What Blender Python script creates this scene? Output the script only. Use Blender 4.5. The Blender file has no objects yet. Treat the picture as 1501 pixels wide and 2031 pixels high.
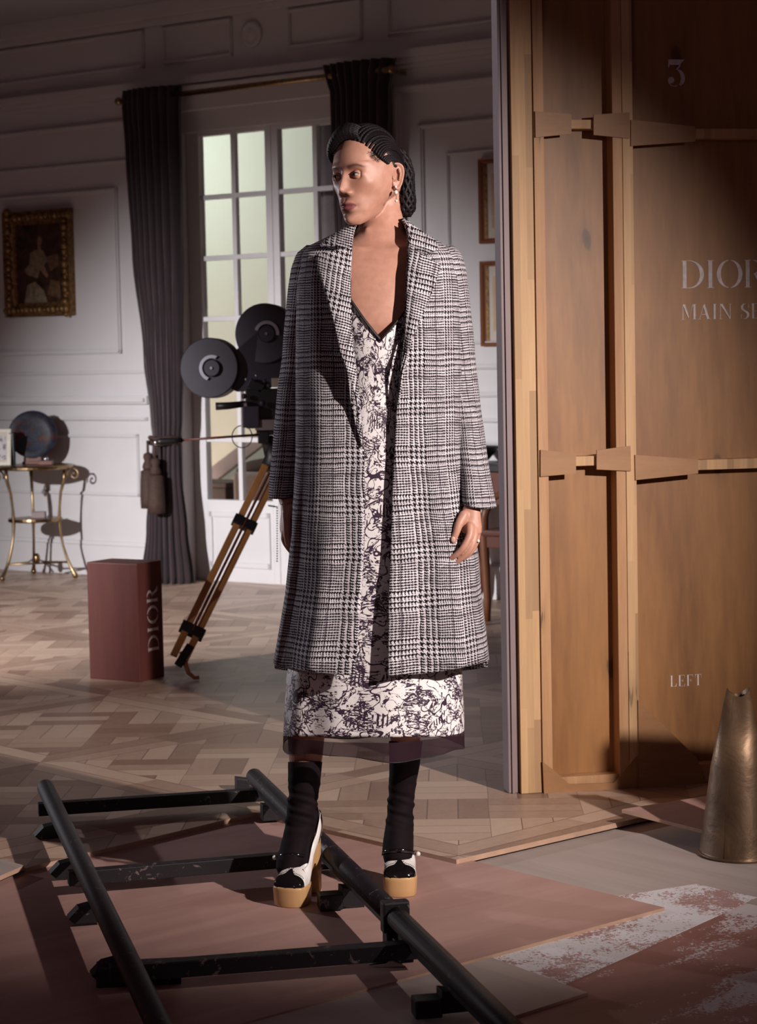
import bpy, bmesh, math, random
import numpy as np
from mathutils import Vector, Matrix
random.seed(7); np.random.seed(7)
S = bpy.context.scene; COL = S.collection
# ------------------------------------------------------------ camera
F = 4200.0; PITCH = math.atan(310/4200.0); ROLL = 0.0200; HC = 1.34
_f = Vector((0, math.cos(PITCH), -math.sin(PITCH))); _u0 = Vector((0, math.sin(PITCH), math.cos(PITCH))); _x = Vector((1, 0, 0))
_R = _x*math.cos(ROLL) - _u0*math.sin(ROLL); _U = _u0*math.cos(ROLL) + _x*math.sin(ROLL)
EYE = Vector((0, 0, HC))
cd = bpy.data.cameras.new('camera'); cam = bpy.data.objects.new('camera', cd); COL.objects.link(cam)
cam.matrix_world = Matrix(((_R.x, _U.x, -_f.x, 0), (_R.y, _U.y, -_f.y, 0), (_R.z, _U.z, -_f.z, HC), (0, 0, 0, 1)))
cd.sensor_fit = 'VERTICAL'; cd.sensor_height = 36.0; cd.sensor_width = 24.0; cd.lens = F/2031*36; cd.clip_start = 0.1; cd.clip_end = 100
cd.dof.use_dof = True; cd.dof.focus_distance = 5.25; cd.dof.aperture_fstop = 8.0
S.camera = cam
S.view_settings.view_transform = 'Standard'; S.view_settings.look = 'None'; S.view_settings.gamma = 1; S.view_settings.exposure = 0.0
S.view_settings.use_curve_mapping = False
# ------------------------------------------------------------ light
W = bpy.data.worlds.new('world'); S.world = W; W.use_nodes = True
W.node_tree.nodes['Background'].inputs[0].default_value = (0.32, 0.14, 0.19, 1); W.node_tree.nodes['Background'].inputs[1].default_value = 0.10
def aim(o, tgt): o.rotation_euler = (Vector(tgt)-o.location).to_track_quat('-Z', 'Y').to_euler()
def spot(name, loc, tgt, power, size, blend, radius, col):
    l = bpy.data.lights.new(name, 'SPOT'); l.energy = power; l.spot_size = math.radians(size); l.spot_blend = blend
    l.shadow_soft_size = radius; l.color = col
    o = bpy.data.objects.new(name, l); COL.objects.link(o); o.location = loc; aim(o, tgt); return o
def area(name, loc, tgt, power, sx, sy, col):
    l = bpy.data.lights.new(name, 'AREA'); l.energy = power; l.shape = 'RECTANGLE'; l.size = sx; l.size_y = sy; l.color = col
    o = bpy.data.objects.new(name, l); COL.objects.link(o); o.location = loc; aim(o, tgt); return o
spot('key_lamp', (2.38, 2.7, 2.2), (0.12, 5.5, 0.95), 960, 49, 0.9, 0.035, (1.0, 0.88, 0.82))
spot('room_lamp', (-4.7, 6.2, 2.2), (-0.7, 12.0, -0.1), 2900, 45, 1.0, 0.04, (1.0, 0.96, 0.98))
spot('rim_lamp', (-5.0, 8.7, 1.7), (-0.4, 7.0, 1.25), 480, 50, 0.6, 0.05, (0.93, 0.93, 1.0))
area('soft_fill', (-1.2, -0.6, 2.9), (0, 6.5, 0.9), 9, 1.6, 1.6, (1.0, 0.78, 0.78))
# ------------------------------------------------------------ pixel helpers (measured points of the photograph -> metres)
def ray(u, v):
    return (_f + _R*((u-750.5)/F) - _U*((v-1015.5)/F))
def G(u, v, z=0.0):
    d = ray(u, v); t = (z-HC)/d.z; return EYE + d*t
def Y(u, v, y):
    d = ray(u, v); return EYE + d*(y/d.y)
WP = Vector((-1.38, 12.88, 0)); WD = Vector((0.809, -0.588, 0)).normalized(); WN = Vector((WD.y, -WD.x, 0))   # WN points into the room (to camera)
def Wp(u, v):
    d = ray(u, v); t = (WP-EYE).dot(WN)/d.dot(WN); p = EYE+d*t; return ((p-WP).dot(WD), p.z)
def W3(s, z, n=0.0):
    return WP + WD*s + WN*n + Vector((0, 0, z))
# ------------------------------------------------------------ mesh helpers
WM = {}
def wm(o): return WM.get(o.name, Matrix.Identity(4)) if o else Matrix.Identity(4)
class MB:
    def __init__(s): s.v = []; s.f = []; s.uv = None
    def add(s, vs, fs, uvs=None):
        n = len(s.v); s.v += [tuple(p) for p in vs]; s.f += [tuple(i+n for i in f) for f in fs]
        if uvs is not None:
            if s.uv is None: s.uv = [(0, 0)]*n
            s.uv += uvs
        elif s.uv is not None: s.uv += [(0, 0)]*len(vs)
        return s
    def box(s, c, sz, M=None):
        hx, hy, hz = sz[0]/2, sz[1]/2, sz[2]/2
        vs = [Vector((x*hx, y*hy, z*hz)) for x in (-1, 1) for y in (-1, 1) for z in (-1, 1)]
        if M is not None: vs = [M @ p for p in vs]
        vs = [p+Vector(c) for p in vs]
        return s.add(vs, [(0, 1, 3, 2), (4, 6, 7, 5), (0, 4, 5, 1), (2, 3, 7, 6), (0, 2, 6, 4), (1, 5, 7, 3)])
    def bar(s, a, b, w, h, up=(0, 0, 1)):
        a = Vector(a); b = Vector(b); d = (b-a); L = d.length; d.normalize()
        sx = d.cross(Vector(up)).normalized(); uz = sx.cross(d)
        M = Matrix((sx, d, uz)).transposed()
        return s.box((a+b)/2, (w, L, h), M)
    def tube(s, pts, r, n=12, cap=True, ell=None):
        pts = [Vector(p) for p in pts]; m = len(pts)
        rs = r if isinstance(r, (list, tuple, np.ndarray)) else [r]*m
        prev = None; vs = []
        for i, p in enumerate(pts):
            t = (pts[min(i+1, m-1)]-pts[max(i-1, 0)]).normalized()
            if prev is None:
                a = Vector((0, 0, 1)) if abs(t.z) < .9 else Vector((0, 1, 0))
                x = t.cross(a).normalized()
            else: x = (prev-t*prev.dot(t)).normalized()
            prev = x; y = t.cross(x)
            for k in range(n):
                a = 2*math.pi*k/n; vs.append(p+(x*math.cos(a)+y*math.sin(a)*(ell or 1))*rs[i])
        fs = [(i*n+k, i*n+(k+1) % n, (i+1)*n+(k+1) % n, (i+1)*n+k) for i in range(m-1) for k in range(n)]
        if cap: fs += [tuple(range(n))[::-1], tuple((m-1)*n+k for k in range(n))]
        return s.add(vs, fs)
    def lathe(s, c, prof, n=32, ax=(0, 0, 1), cap=True):
        c = Vector(c); q = Vector((0, 0, 1)).rotation_difference(Vector(ax)); vs = []
        for (r, z) in prof:
            for k in range(n):
                a = 2*math.pi*k/n; vs.append(c+q @ Vector((r*math.cos(a), r*math.sin(a), z)))
        m = len(prof); fs = [(i*n+k, i*n+(k+1) % n, (i+1)*n+(k+1) % n, (i+1)*n+k) for i in range(m-1) for k in range(n)]
        if cap: fs += [tuple(range(n))[::-1], tuple((m-1)*n+k for k in range(n))]
        return s.add(vs, fs)
    def sph(s, c, r, n=16, m=10, sc=(1, 1, 1)):
        pr = [(max(1e-4, r*math.sin(math.pi*i/m)), -r*math.cos(math.pi*i/m)) for i in range(m+1)]
        b = MB().lathe((0, 0, 0), pr, n); c = Vector(c)
        return s.add([Vector((p[0]*sc[0], p[1]*sc[1], p[2]*sc[2]))+c for p in b.v], b.f)
    def prism(s, poly, d):
        d = Vector(d); n = len(poly); a = [Vector(p) for p in poly]; b = [p+d for p in a]
        return s.add(a+b, [tuple(range(n))[::-1], tuple(range(n, 2*n))]+[(i, (i+1) % n, n+(i+1) % n, n+i) for i in range(n)])
    def grid(s, rows, uvs=None, closed=False):
        m = len(rows); n = len(rows[0]); vs = [p for r in rows for p in r]
        nn = n if closed else n-1
        fs = [(i*n+k, i*n+(k+1) % n, (i+1)*n+(k+1) % n, (i+1)*n+k) for i in range(m-1) for k in range(nn)]
        return s.add(vs, fs, [q for r in uvs for q in r] if uvs else None)
    def build(s, name, mat, parent=None, smooth=False, bevel=0, mods=None):
        me = bpy.data.meshes.new(name); Mi = wm(parent).inverted()
        me.from_pydata([tuple(Mi @ Vector(p)) for p in s.v], [], s.f)
        if s.uv is not None:
            ul = me.uv_layers.new(name='UVMap'); li = np.zeros(len(me.loops), dtype=np.int32); me.loops.foreach_get('vertex_index', li)
            ul.data.foreach_set('uv', np.array(s.uv, dtype=np.float32)[li].ravel())
        bm = bmesh.new(); bm.from_mesh(me)
        bmesh.ops.recalc_face_normals(bm, faces=bm.faces)
        if bevel:
            es = [e for e in bm.edges if len(e.link_faces) == 2 and e.calc_face_angle(0) > .6]
            bmesh.ops.bevel(bm, geom=es, offset=bevel, segments=2, affect='EDGES', profile=.6)
        bm.to_mesh(me); bm.free()
        if smooth: me.polygons.foreach_set('use_smooth', [True]*len(me.polygons))
        if mat: me.materials.append(mat)
        o = bpy.data.objects.new(name, me); COL.objects.link(o)
        if parent: o.parent = parent; WM[o.name] = wm(parent)
        return o
def thing(name, label, cat, loc, rz=0, group=None):
    o = bpy.data.objects.new(name, None); COL.objects.link(o); o.location = loc; o.rotation_euler = (0, 0, rz); o.empty_display_size = .1
    o['label'] = label; o['category'] = cat
    if group: o['group'] = group
    WM[o.name] = Matrix.Translation(Vector(loc)) @ Matrix.Rotation(rz, 4, 'Z'); return o
def tag(o, label, cat, group=None):
    o['label'] = label; o['category'] = cat
    if group: o['group'] = group
    return o
def struct(o): o['kind'] = 'structure'; return o
# ------------------------------------------------------------ node helpers
class NT:
    def __init__(s, name):
        s.m = bpy.data.materials.new(name); s.m.use_nodes = True; s.t = s.m.node_tree; s.n = s.t.nodes; s.b = s.n['Principled BSDF']
    def new(s, k, **kw):
        n = s.n.new(k)
        for a, b in kw.items(): setattr(n, a, b)
        return n
    def put(s, inp, val):
        if hasattr(val, 'is_output'): s.t.links.new(val, inp)
        elif val is not None:
            try: inp.default_value = val
            except Exception: inp.default_value = tuple(val)[:3]
    def M(s, op, a, b=None, c=None, clamp=False):
        n = s.new('ShaderNodeMath', operation=op, use_clamp=clamp); s.put(n.inputs[0], a)
        if b is not None: s.put(n.inputs[1], b)
        if c is not None: s.put(n.inputs[2], c)
        return n.outputs[0]
    def coord(s, which='Object'): return s.new('ShaderNodeTexCoord').outputs[which]
    def mapping(s, vec, scale=(1, 1, 1), rot=(0, 0, 0), loc=(0, 0, 0)):
        n = s.new('ShaderNodeMapping'); s.put(n.inputs[0], vec); n.inputs['Scale'].default_value = scale; n.inputs['Rotation'].default_value = rot; n.inputs['Location'].default_value = loc
        return n.outputs[0]
    def sep(s, vec):
        n = s.new('ShaderNodeSeparateXYZ'); s.put(n.inputs[0], vec); return n.outputs
    def comb(s, x, y, z=0.0):
        n = s.new('ShaderNodeCombineXYZ'); s.put(n.inputs[0], x); s.put(n.inputs[1], y); s.put(n.inputs[2], z); return n.outputs[0]
    def noise(s, vec, sc, det=4, rough=.55, dist=0):
        n = s.new('ShaderNodeTexNoise'); s.put(n.inputs['Vector'], vec); n.inputs['Scale'].default_value = sc; n.inputs['Detail'].default_value = det
        n.inputs['Roughness'].default_value = rough; n.inputs['Distortion'].default_value = dist; return n.outputs['Fac']
    def voro(s, vec, sc, out='Distance', feature='F1'):
        n = s.new('ShaderNodeTexVoronoi', feature=feature); s.put(n.inputs['Vector'], vec); n.inputs['Scale'].default_value = sc; return n.outputs[out]
    def white(s, vec):
        n = s.new('ShaderNodeTexWhiteNoise', noise_dimensions='3D'); s.put(n.inputs['Vector'], vec); return n.outputs['Value']
    def ramp(s, fac, stops, interp='LINEAR'):
        n = s.new('ShaderNodeValToRGB'); s.put(n.inputs[0], fac); e = n.color_ramp.elements; n.color_ramp.interpolation = interp
        while len(e) < len(stops): e.new(.5)
        for i, (p, c) in enumerate(stops): e[i].position = p; e[i].color = (*c, 1) if len(c) == 3 else c
        return n.outputs[0]
    def mix(s, fac, a, b, mode='MIX'):
        n = s.new('ShaderNodeMix', data_type='RGBA', blend_type=mode); s.put(n.inputs[0], fac); s.put(n.inputs[6], (*a, 1) if isinstance(a, tuple) and len(a) == 3 else a)
        s.put(n.inputs[7], (*b, 1) if isinstance(b, tuple) and len(b) == 3 else b); return n.outputs[2]
    def bump(s, h, strength=.3, dist=.01):
        n = s.new('ShaderNodeBump'); s.put(n.inputs['Height'], h); n.inputs['Strength'].default_value = strength; n.inputs['Distance'].default_value = dist
        s.t.links.new(n.outputs[0], s.b.inputs['Normal'])
    def out(s, col=None, rough=None, metal=None, spec=None, **kw):
        if col is not None: s.put(s.b.inputs['Base Color'], (*col, 1) if isinstance(col, tuple) and len(col) == 3 else col)
        if rough is not None: s.put(s.b.inputs['Roughness'], rough)
        if metal is not None: s.put(s.b.inputs['Metallic'], metal)
        if spec is not None: s.put(s.b.inputs['Specular IOR Level'], spec)
        for k, v in kw.items(): s.put(s.b.inputs[k.replace('_', ' ')], v)
        return s.m
def plain(name, col, rough=.5, metal=0, var=.12, sc=18, **kw):
    t = NT(name); n = t.noise(t.coord(), sc, 4)
    c = t.ramp(n, [(.3, tuple(x*(1-var) for x in col)), (.7, tuple(min(1, x*(1+var)) for x in col))])
    t.bump(n, .08, .003); return t.out(c, rough, metal, **kw)
# ------------------------------------------------------------ materials
def wood(name, dark, light, axis='Z', stretch=14, sc=5, rough=.55, knots=True, bump=.12, kn=2.3, lam=False):
    t = NT(name); c = t.coord()
    s = {'Z': (1, 1, 1/stretch), 'X': (1/stretch, 1, 1), 'Y': (1, 1/stretch, 1)}[axis]
    m = t.mapping(c, s); g = t.noise(m, sc, 5, .6, .6); fine = t.noise(t.mapping(c, tuple(x if x < 1 else 1 for x in s)), sc*16, 3, .6)
    v = t.M('ADD', t.M('MULTIPLY', g, .8), t.M('MULTIPLY', fine, .2))
    col = t.ramp(v, [(.32, dark), (.5, tuple((a+b)/2 for a, b in zip(dark, light))), (.68, light)])
    if knots:
        x, y, z = t.sep(c); q = t.comb(x, t.M('MULTIPLY', z, .5), 0)
        vn = t.new('ShaderNodeTexVoronoi', voronoi_dimensions='2D'); t.put(vn.inputs['Vector'], t.mix(.06, q, t.new('ShaderNodeTexNoise').outputs['Color'])); vn.inputs['Scale'].default_value = kn
        kf = t.ramp(vn.outputs['Distance'], [(.0, (.9,)*3), (.028, (.7,)*3), (.04, (.22,)*3), (.10, (0, 0, 0))]); col = t.mix(kf, col, tuple(x*.3 for x in dark))
    if lam:
        x, y, z = t.sep(c); k = t.M('FLOOR', t.M('DIVIDE', x, .021)); r = t.M('FLOOR', t.M('ADD', t.M('DIVIDE', z, .33), t.M('MULTIPLY', t.white(t.comb(k, 1.3, 0)), 7)))
        w = t.white(t.comb(k, r, 2.0)); col = t.mix(t.ramp(w, [(.45, (0, 0, 0)), (1, (.55,)*3)]), col, tuple(x*.55 for x in dark))
    t.bump(v, bump, .004); return t.out(col, rough)
M = {}
M['wall'] = plain('white_panel_paint', (.60, .585, .59), .5, var=.03, sc=3)
M['ceiling'] = plain('ceiling_paint', (.42, .41, .43), .7, var=.03)
M['blackmetal'] = None
def scuffed():
    t = NT('scuffed_black_metal'); c = t.coord(); n = t.noise(c, 38, 6, .7, 1.2); n2 = t.noise(c, 4, 3)
    z = t.sep(t.new('ShaderNodeNewGeometry').outputs['Normal'])[2]
    k = t.M('MULTIPLY', t.M('GREATER_THAN', t.M('ADD', n, t.M('MULTIPLY', n2, .12)), .685), .8)
    col = t.mix(k, (.011, .008, .011), (.15, .10, .105)); t.bump(n, .2, .002)
    return t.out(col, .5, 0, .3)
M['track'] = scuffed()
M['black'] = plain('black_plastic', (.012, .011, .013), .45)
M['camgrey'] = plain('crackle_black_paint', (.038, .032, .048), .5, 0)
M['scale'] = plain('silver_scale_plate', (.50, .50, .58), .4, 0)
M['chrome'] = plain('steel', (.55, .56, .62), .3, 1.0, .05)
M['brass'] = plain('aged_brass', (.28, .19, .10), .3, 1.0, .3, 30)
M['gold'] = plain('gilt', (.21, .115, .042), .42, .5, .6, 45)
M['curtain'] = plain('plum_velvet', (.022, .010, .014), .85, 0, .25, 9, Sheen_Weight=.25)
M['tassel'] = plain('brown_cord', (.045, .022, .016), .8, 0, .3, 60)
M['ply'] = wood('amber_plywood', (.15, .058, .015), (.42, .20, .066), 'Z', 7, 2.8, .5)
M['pine'] = wood('pine_timber', (.40, .22, .10), (.64, .41, .21), 'Z', 16, 9, .6, True, .12, 2.9, True)
M['pine_dark'] = wood('stained_pine', (.33, .155, .065), (.55, .32, .16), 'Z', 16, 12, .6, True, .12, 3.7)
M['gusset'] = wood('plywood_gusset', (.25, .115, .042), (.37, .19, .082), 'X', 5, 6, .55, False)
M['oak'] = wood('orange_varnished_oak', (.36, .15, .05), (.55, .26, .09), 'Z', 14, 10, .4, False)
M['mahogany'] = wood('dark_red_wood', (.09, .022, .012), (.17, .05, .028), 'Z', 8, 5, .4, False)
M['redbox'] = wood('oxblood_wood', (.095, .026, .022), (.165, .052, .042), 'Z', 10, 4, .5, False)
M['stencil'] = plain('white_stencil_paint', (.66, .60, .60), .7, 0, .1, 60)
M['stencil_faded'] = plain('faded_stencil_paint', (.62, .56, .56), .75, 0, .18, 60)
M['mauve'] = plain('mauve_grey_paint', (.25, .19, .195), .6, 0, .08, 6)
M['frame_brown'] = wood('brown_frame_wood', (.17, .06, .03), (.27, .105, .05), 'Z', 10, 8, .5, False)
M['offwhite'] = plain('ivory_frame_paint', (.62, .58, .48), .5)
def board(name, a, b, rot, sc=2.2, st=7):
    t = NT(name); c = t.mapping(t.coord(), (1, 1, 1), (0, 0, rot)); m = t.mapping(c, (1/st, 1, 1))
    n = t.noise(m, sc*4, 5, .6, .8); n2 = t.noise(c, 1.5, 3); v = t.M('ADD', t.M('MULTIPLY', n, .6), t.M('MULTIPLY', n2, .4))
    col = t.ramp(v, [(.35, a), (.65, b)]); t.bump(n, .1, .002); return t.out(col, .55)
A45 = math.radians(-45)
M['pink'] = board('pink_plywood', (.31, .175, .15), (.43, .265, .23), math.radians(-40))
M['greyply'] = board('grey_plywood', (.32, .265, .245), (.42, .355, .33), math.radians(50), 3, 12)
M['plyedge'] = plain('board_edge', (.42, .27, .19), .7)
def parquet():
    t = NT('oak_parquet'); c = t.mapping(t.coord(), (1, 1, 1), (0, 0, math.radians(47))); x, y, _ = t.sep(c)
    P = .98; fx = t.M('FLOORED_MODULO', x, P) if False else t.M('MODULO', t.M('ADD', x, 49*P), P); fy = t.M('MODULO', t.M('ADD', y, 49*P), P)
    cx = t.M('FLOOR', t.M('DIVIDE', t.M('ADD', x, 49*P), P)); cy = t.M('FLOOR', t.M('DIVIDE', t.M('ADD', y, 49*P), P))
    ex = t.M('MINIMUM', fx, t.M('SUBTRACT', P, fx)); ey = t.M('MINIMUM', fy, t.M('SUBTRACT', P, fy))
    em = t.M('MINIMUM', ex, ey); frame = t.M('LESS_THAN', em, .085)
    # interior: basket weave on the diagonal
    u = t.M('MULTIPLY', t.M('ADD', t.M('SUBTRACT', fx, fy), 5), .7071); v = t.M('MULTIPLY', t.M('ADD', t.M('ADD', fx, fy), 5), .7071)
    B = .27; iu = t.M('FLOOR', t.M('DIVIDE', u, B)); iv = t.M('FLOOR', t.M('DIVIDE', v, B)); par = t.M('MODULO', t.M('ADD', iu, iv), 2)
    w = t.M('ADD', t.M('MULTIPLY', u, par), t.M('MULTIPLY', v, t.M('SUBTRACT', 1, par)))
    st = t.M('FLOOR', t.M('DIVIDE', w, .09)); sf = t.M('FRACT', t.M('DIVIDE', w, .09))
    idn = t.comb(t.M('ADD', t.M('MULTIPLY', iu, 3.1), st), t.M('ADD', iv, t.M('MULTIPLY', cx, 7.3)), t.M('ADD', cy, t.M('MULTIPLY', par, .5)))
    r1 = t.white(idn)
    g1 = t.M('LESS_THAN', t.M('MINIMUM', sf, t.M('SUBTRACT', 1, sf)), .02)
    # frame planks
    side = t.M('GREATER_THAN', ex, ey)
    r2 = t.white(t.comb(t.M('ADD', cx, t.M('MULTIPLY', side, .37)), cy, t.M('FLOOR', t.M('MULTIPLY', t.M('ADD', t.M('MULTIPLY', fx, side), t.M('MULTIPLY', fy, t.M('SUBTRACT', 1, side))), 1.9))))
    g2 = t.M('MAXIMUM', t.M('LESS_THAN', em, .0022), t.M('LESS_THAN', t.M('ABSOLUTE', t.M('SUBTRACT', em, .085)), .0022))
    r = t.M('ADD', t.M('MULTIPLY', r2, frame), t.M('MULTIPLY', r1, t.M('SUBTRACT', 1, frame)))
    gap = t.M('MAXIMUM', g2, t.M('MULTIPLY', g1, t.M('SUBTRACT', 1, frame)))
    gr = t.noise(t.mapping(c, (3, 3, 1)), 9, 5, .6, 1.5)
    rr = t.M('ADD', t.M('MULTIPLY', r, .62), t.M('MULTIPLY', gr, .42))
    col = t.ramp(rr, [(.2, (.25, .15, .105)), (.55, (.44, .30, .22)), (.9, (.58, .43, .325))])
    col = t.mix(t.M('MULTIPLY', gap, .75), col, (.10, .05, .04)); t.bump(t.M('SUBTRACT', gr, gap), .12, .003)
    return t.out(col, t.M('ADD', .3, t.M('MULTIPLY', gr, .2)))
M['parquet'] = parquet()
def base_floor():
    t = NT('painted_brown_floor'); c = t.coord(); m = t.mapping(c, (1, 1, 1), (0, 0, math.radians(-42)))
    x, y, _ = t.sep(m); n = t.noise(t.mapping(m, (.35, 1, 1)), 6, 6, .7, .4); big = t.noise(t.mapping(m, (.3, 1, 1)), 2.3, 3, .6); n3 = t.noise(c, 120, 3, .7)
    br = t.ramp(n, [(.3, (.22, .10, .085)), (.7, (.33, .16, .135))])
    scr = t.M('MULTIPLY', t.M('GREATER_THAN', t.M('ADD', t.M('ADD', t.M('MULTIPLY', big, .7), t.M('MULTIPLY', n, .5)), t.M('MULTIPLY', n3, .25)), .80), .8)
    t.bump(n, .1, .002); return t.out(t.mix(scr, br, (.55, .53, .55)), .6)
M['basefloor'] = base_floor()
def chalk():
    t = NT('worn_white_paint'); c = t.coord(); n = t.noise(c, 5, 5, .7, .3); n2 = t.noise(c, 110, 4, .75)
    k = t.M('GREATER_THAN', t.M('ADD', t.M('MULTIPLY', n, .55), t.M('MULTIPLY', n2, .45)), .485)
    return t.out(t.mix(k, (.34, .20, .185), (.62, .60, .62)), .7)
M['chalk'] = chalk()
def tweed():
    t = NT('black_white_check_tweed'); uv = t.coord('UV')
    wob = t.noise(uv, 9, 3); wob2 = t.noise(t.mapping(uv, loc=(5, 3, 0)), 9, 3); j = t.noise(uv, 500, 2, .6); j2 = t.noise(t.mapping(uv, loc=(1.3, 7, 0)), 500, 2, .6)
    x, y, _ = t.sep(uv)
    T = .0016
    def adj(q, w, jj): return t.M('DIVIDE', t.M('ADD', t.M('ADD', t.M('ADD', q, 20), t.M('MULTIPLY', w, .012)), t.M('MULTIPLY', jj, .0042)), T)
    u = adj(x, wob, j); v = adj(y, wob2, j2)
    def thread(q):
        big = t.M('LESS_THAN', t.M('MODULO', q, 72), 34)
        w4 = t.M('LESS_THAN', t.M('MODULO', q, 8), 4); w2 = t.M('LESS_THAN', t.M('MODULO', q, 4), 2)
        return t.M('ADD', t.M('MULTIPLY', big, w4), t.M('MULTIPLY', t.M('SUBTRACT', 1, big), w2))
    a = thread(u); b = thread(v)
    tw = t.M('LESS_THAN', t.M('MODULO', t.M('ADD', t.M('FLOOR', u), t.M('FLOOR', v)), 4), 2)
    val = t.M('ADD', t.M('MULTIPLY', a, tw), t.M('MULTIPLY', b, t.M('SUBTRACT', 1, tw)))
    fz = t.noise(uv, 900, 3, .7); patch = t.noise(t.mapping(uv, (1, 3, 1)), 14, 3, .6)
    val = t.M('ADD', t.M('MULTIPLY', val, .86), t.M('MULTIPLY', t.M('SUBTRACT', fz, .5), 1.5)); val = t.M('ADD', val, t.M('MULTIPLY', t.M('SUBTRACT', patch, .5), .45))
    ov = t.M('LESS_THAN', t.M('MODULO', t.M('ADD', v, 11), 72), 2); ov2 = t.M('LESS_THAN', t.M('MODULO', t.M('ADD', u, 19), 72), 2)
    val = t.M('SUBTRACT', val, t.M('MULTIPLY', t.M('MAXIMUM', ov, ov2), .22))
    col = t.ramp(val, [(.40, (.010, .006, .010)), (.66, (.17, .14, .165)), (1.0, (.86, .82, .86))])
    t.bump(t.M('ADD', val, fz), .5, .002); return t.out(col, .9, spec=.15)
M['tweed'] = tweed()
def toile():
    t = NT('ink_sketch_print'); uv = t.coord('UV'); x, y, _ = t.sep(uv)
    def contour(sc, w, off, det=2, dist=0, st=(1, 1, 1)):
        n = t.noise(t.mapping(uv, st, loc=(off, off*.7, 0)), sc, det, .6, dist); return t.M('LESS_THAN', t.M('ABSOLUTE', t.M('SUBTRACT', n, .5)), w)
    m1 = t.noise(t.mapping(uv, loc=(3, 9, 0)), 14, 2); m2 = t.noise(t.mapping(uv, loc=(13, 2, 0)), 17, 2)
    l1 = contour(10, .009, 1); l2 = contour(19, .015, 4, 4, .9); l3 = contour(45, .05, 7, 2, 0, (1, 3, 1))
    vert = t.M('MULTIPLY', t.M('LESS_THAN', t.M('FRACT', t.M('MULTIPLY', t.M('ADD', x, t.M('MULTIPLY', t.noise(uv, 40, 2), .008)), 120)), .42), t.M('GREATER_THAN', m1, .61))
    hatch = t.M('MULTIPLY', t.M('LESS_THAN', t.M('FRACT', t.M('MULTIPLY', t.M('ADD', y, t.M('ADD', t.M('MULTIPLY', x, .3), t.M('MULTIPLY', t.noise(uv, 22, 2), .02))), 150)), .38), t.M('GREATER_THAN', m2, .60))
    blob = t.M('MULTIPLY', t.M('GREATER_THAN', t.noise(t.mapping(uv, (1, 1.6, 1)), 60, 3, .75, .5), .60), t.M('GREATER_THAN', t.noise(t.mapping(uv, loc=(8, 8, 0)), 11, 3), .47))
    k = t.M('MAXIMUM', t.M('MAXIMUM', t.M('MAXIMUM', l1, l2), t.M('MULTIPLY', l3, t.M('GREATER_THAN', m2, .52))), t.M('MAXIMUM', t.M('MAXIMUM', vert, hatch), blob))
    return t.out(t.mix(k, (.74, .70, .70), (.040, .022, .042)), .42, spec=.4)
M['toile'] = toile()
def skin():
    t = NT('skin'); at = t.new('ShaderNodeAttribute', attribute_name='tint'); n = t.noise(t.coord(), 60, 4); n2 = t.noise(t.coord(), 500, 2)
    base = t.ramp(n, [(.3, (.40, .20, .142)), (.7, (.47, .245, .178))])
    r, g, b = t.sep(at.outputs['Vector'])
    col = t.mix(r, base, (.18, .05, .055)); col = t.mix(g, col, (.035, .016, .012)); col = t.mix(b, col, (.34, .13, .08))
    t.bump(n2, .08, .001)
    return t.out(col, .47, spec=.4, Subsurface_Weight=.12, Subsurface_Radius=(.012, .005, .003), Subsurface_Scale=.6)
M['skin'] = skin()
def hairm():
    t = NT('black_braided_hair'); n = t.noise(t.coord(), 420, 3, .6); col = t.ramp(n, [(.35, (.003, .002, .003)), (.7, (.012, .007, .009))]); t.bump(n, .6, .002); return t.out(col, .52, spec=.3)
M['hair'] = hairm()
def knit():
    t = NT('sheer_rib_knit'); x, y, _ = t.sep(t.coord('UV')); w = t.M('FRACT', t.M('MULTIPLY', x, 260)); n = t.noise(t.coord('UV'), 12, 3)
    col = t.ramp(n, [(.3, (.004, .0025, .004)), (.75, (.013, .006, .008))]); t.bump(w, .35, .001); return t.out(col, .8, spec=.12)
M['sock'] = knit()
def sheer():
    t = NT('sheer_black_organza'); tr = t.new('ShaderNodeBsdfTransparent'); mx = t.new('ShaderNodeMixShader')
    t.out((.028, .014, .020), .95, spec=.02); mx.inputs[0].default_value = .80; o = t.n['Material Output']
    t.t.links.new(tr.outputs[0], mx.inputs[1]); t.t.links.new(t.b.outputs[0], mx.inputs[2]); t.t.links.new(mx.outputs[0], o.inputs[0]); return t.m
M['sheer'] = sheer()
M['binding'] = plain('black_binding', (.010, .007, .009), .6)
M['patent'] = plain('black_patent_leather', (.006, .005, .006), .12, 0, .1, 40, Coat_Weight=.6)
M['whiteleather'] = plain('white_leather', (.66, .63, .61), .35)
M['heelwood'] = plain('tan_lacquered_wood', (.50, .295, .135), .4, 0, .06, 8)
M['nail'] = plain('fingernail', (.55, .33, .27), .25)
M['pearl'] = plain('pearl', (.70, .66, .62), .18, 0, .05)
M['eyewhite'] = plain('eye_white', (.55, .51, .50), .15, 0, .03)
M['iris'] = plain('dark_iris', (.018, .009, .007), .08)
def glass():
    t = NT('window_glass'); tr = t.new('ShaderNodeBsdfTransparent'); gl = t.new('ShaderNodeBsdfGlossy'); gl.inputs['Roughness'].default_value = .05
    mx = t.new('ShaderNodeMixShader'); mx.inputs[0].default_value = .05; t.t.links.new(tr.outputs[0], mx.inputs[1]); t.t.links.new(gl.outputs[0], mx.inputs[2])
    t.t.links.new(mx.outputs[0], t.n['Material Output'].inputs[0]); return t.m
M['glass'] = glass()
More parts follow.
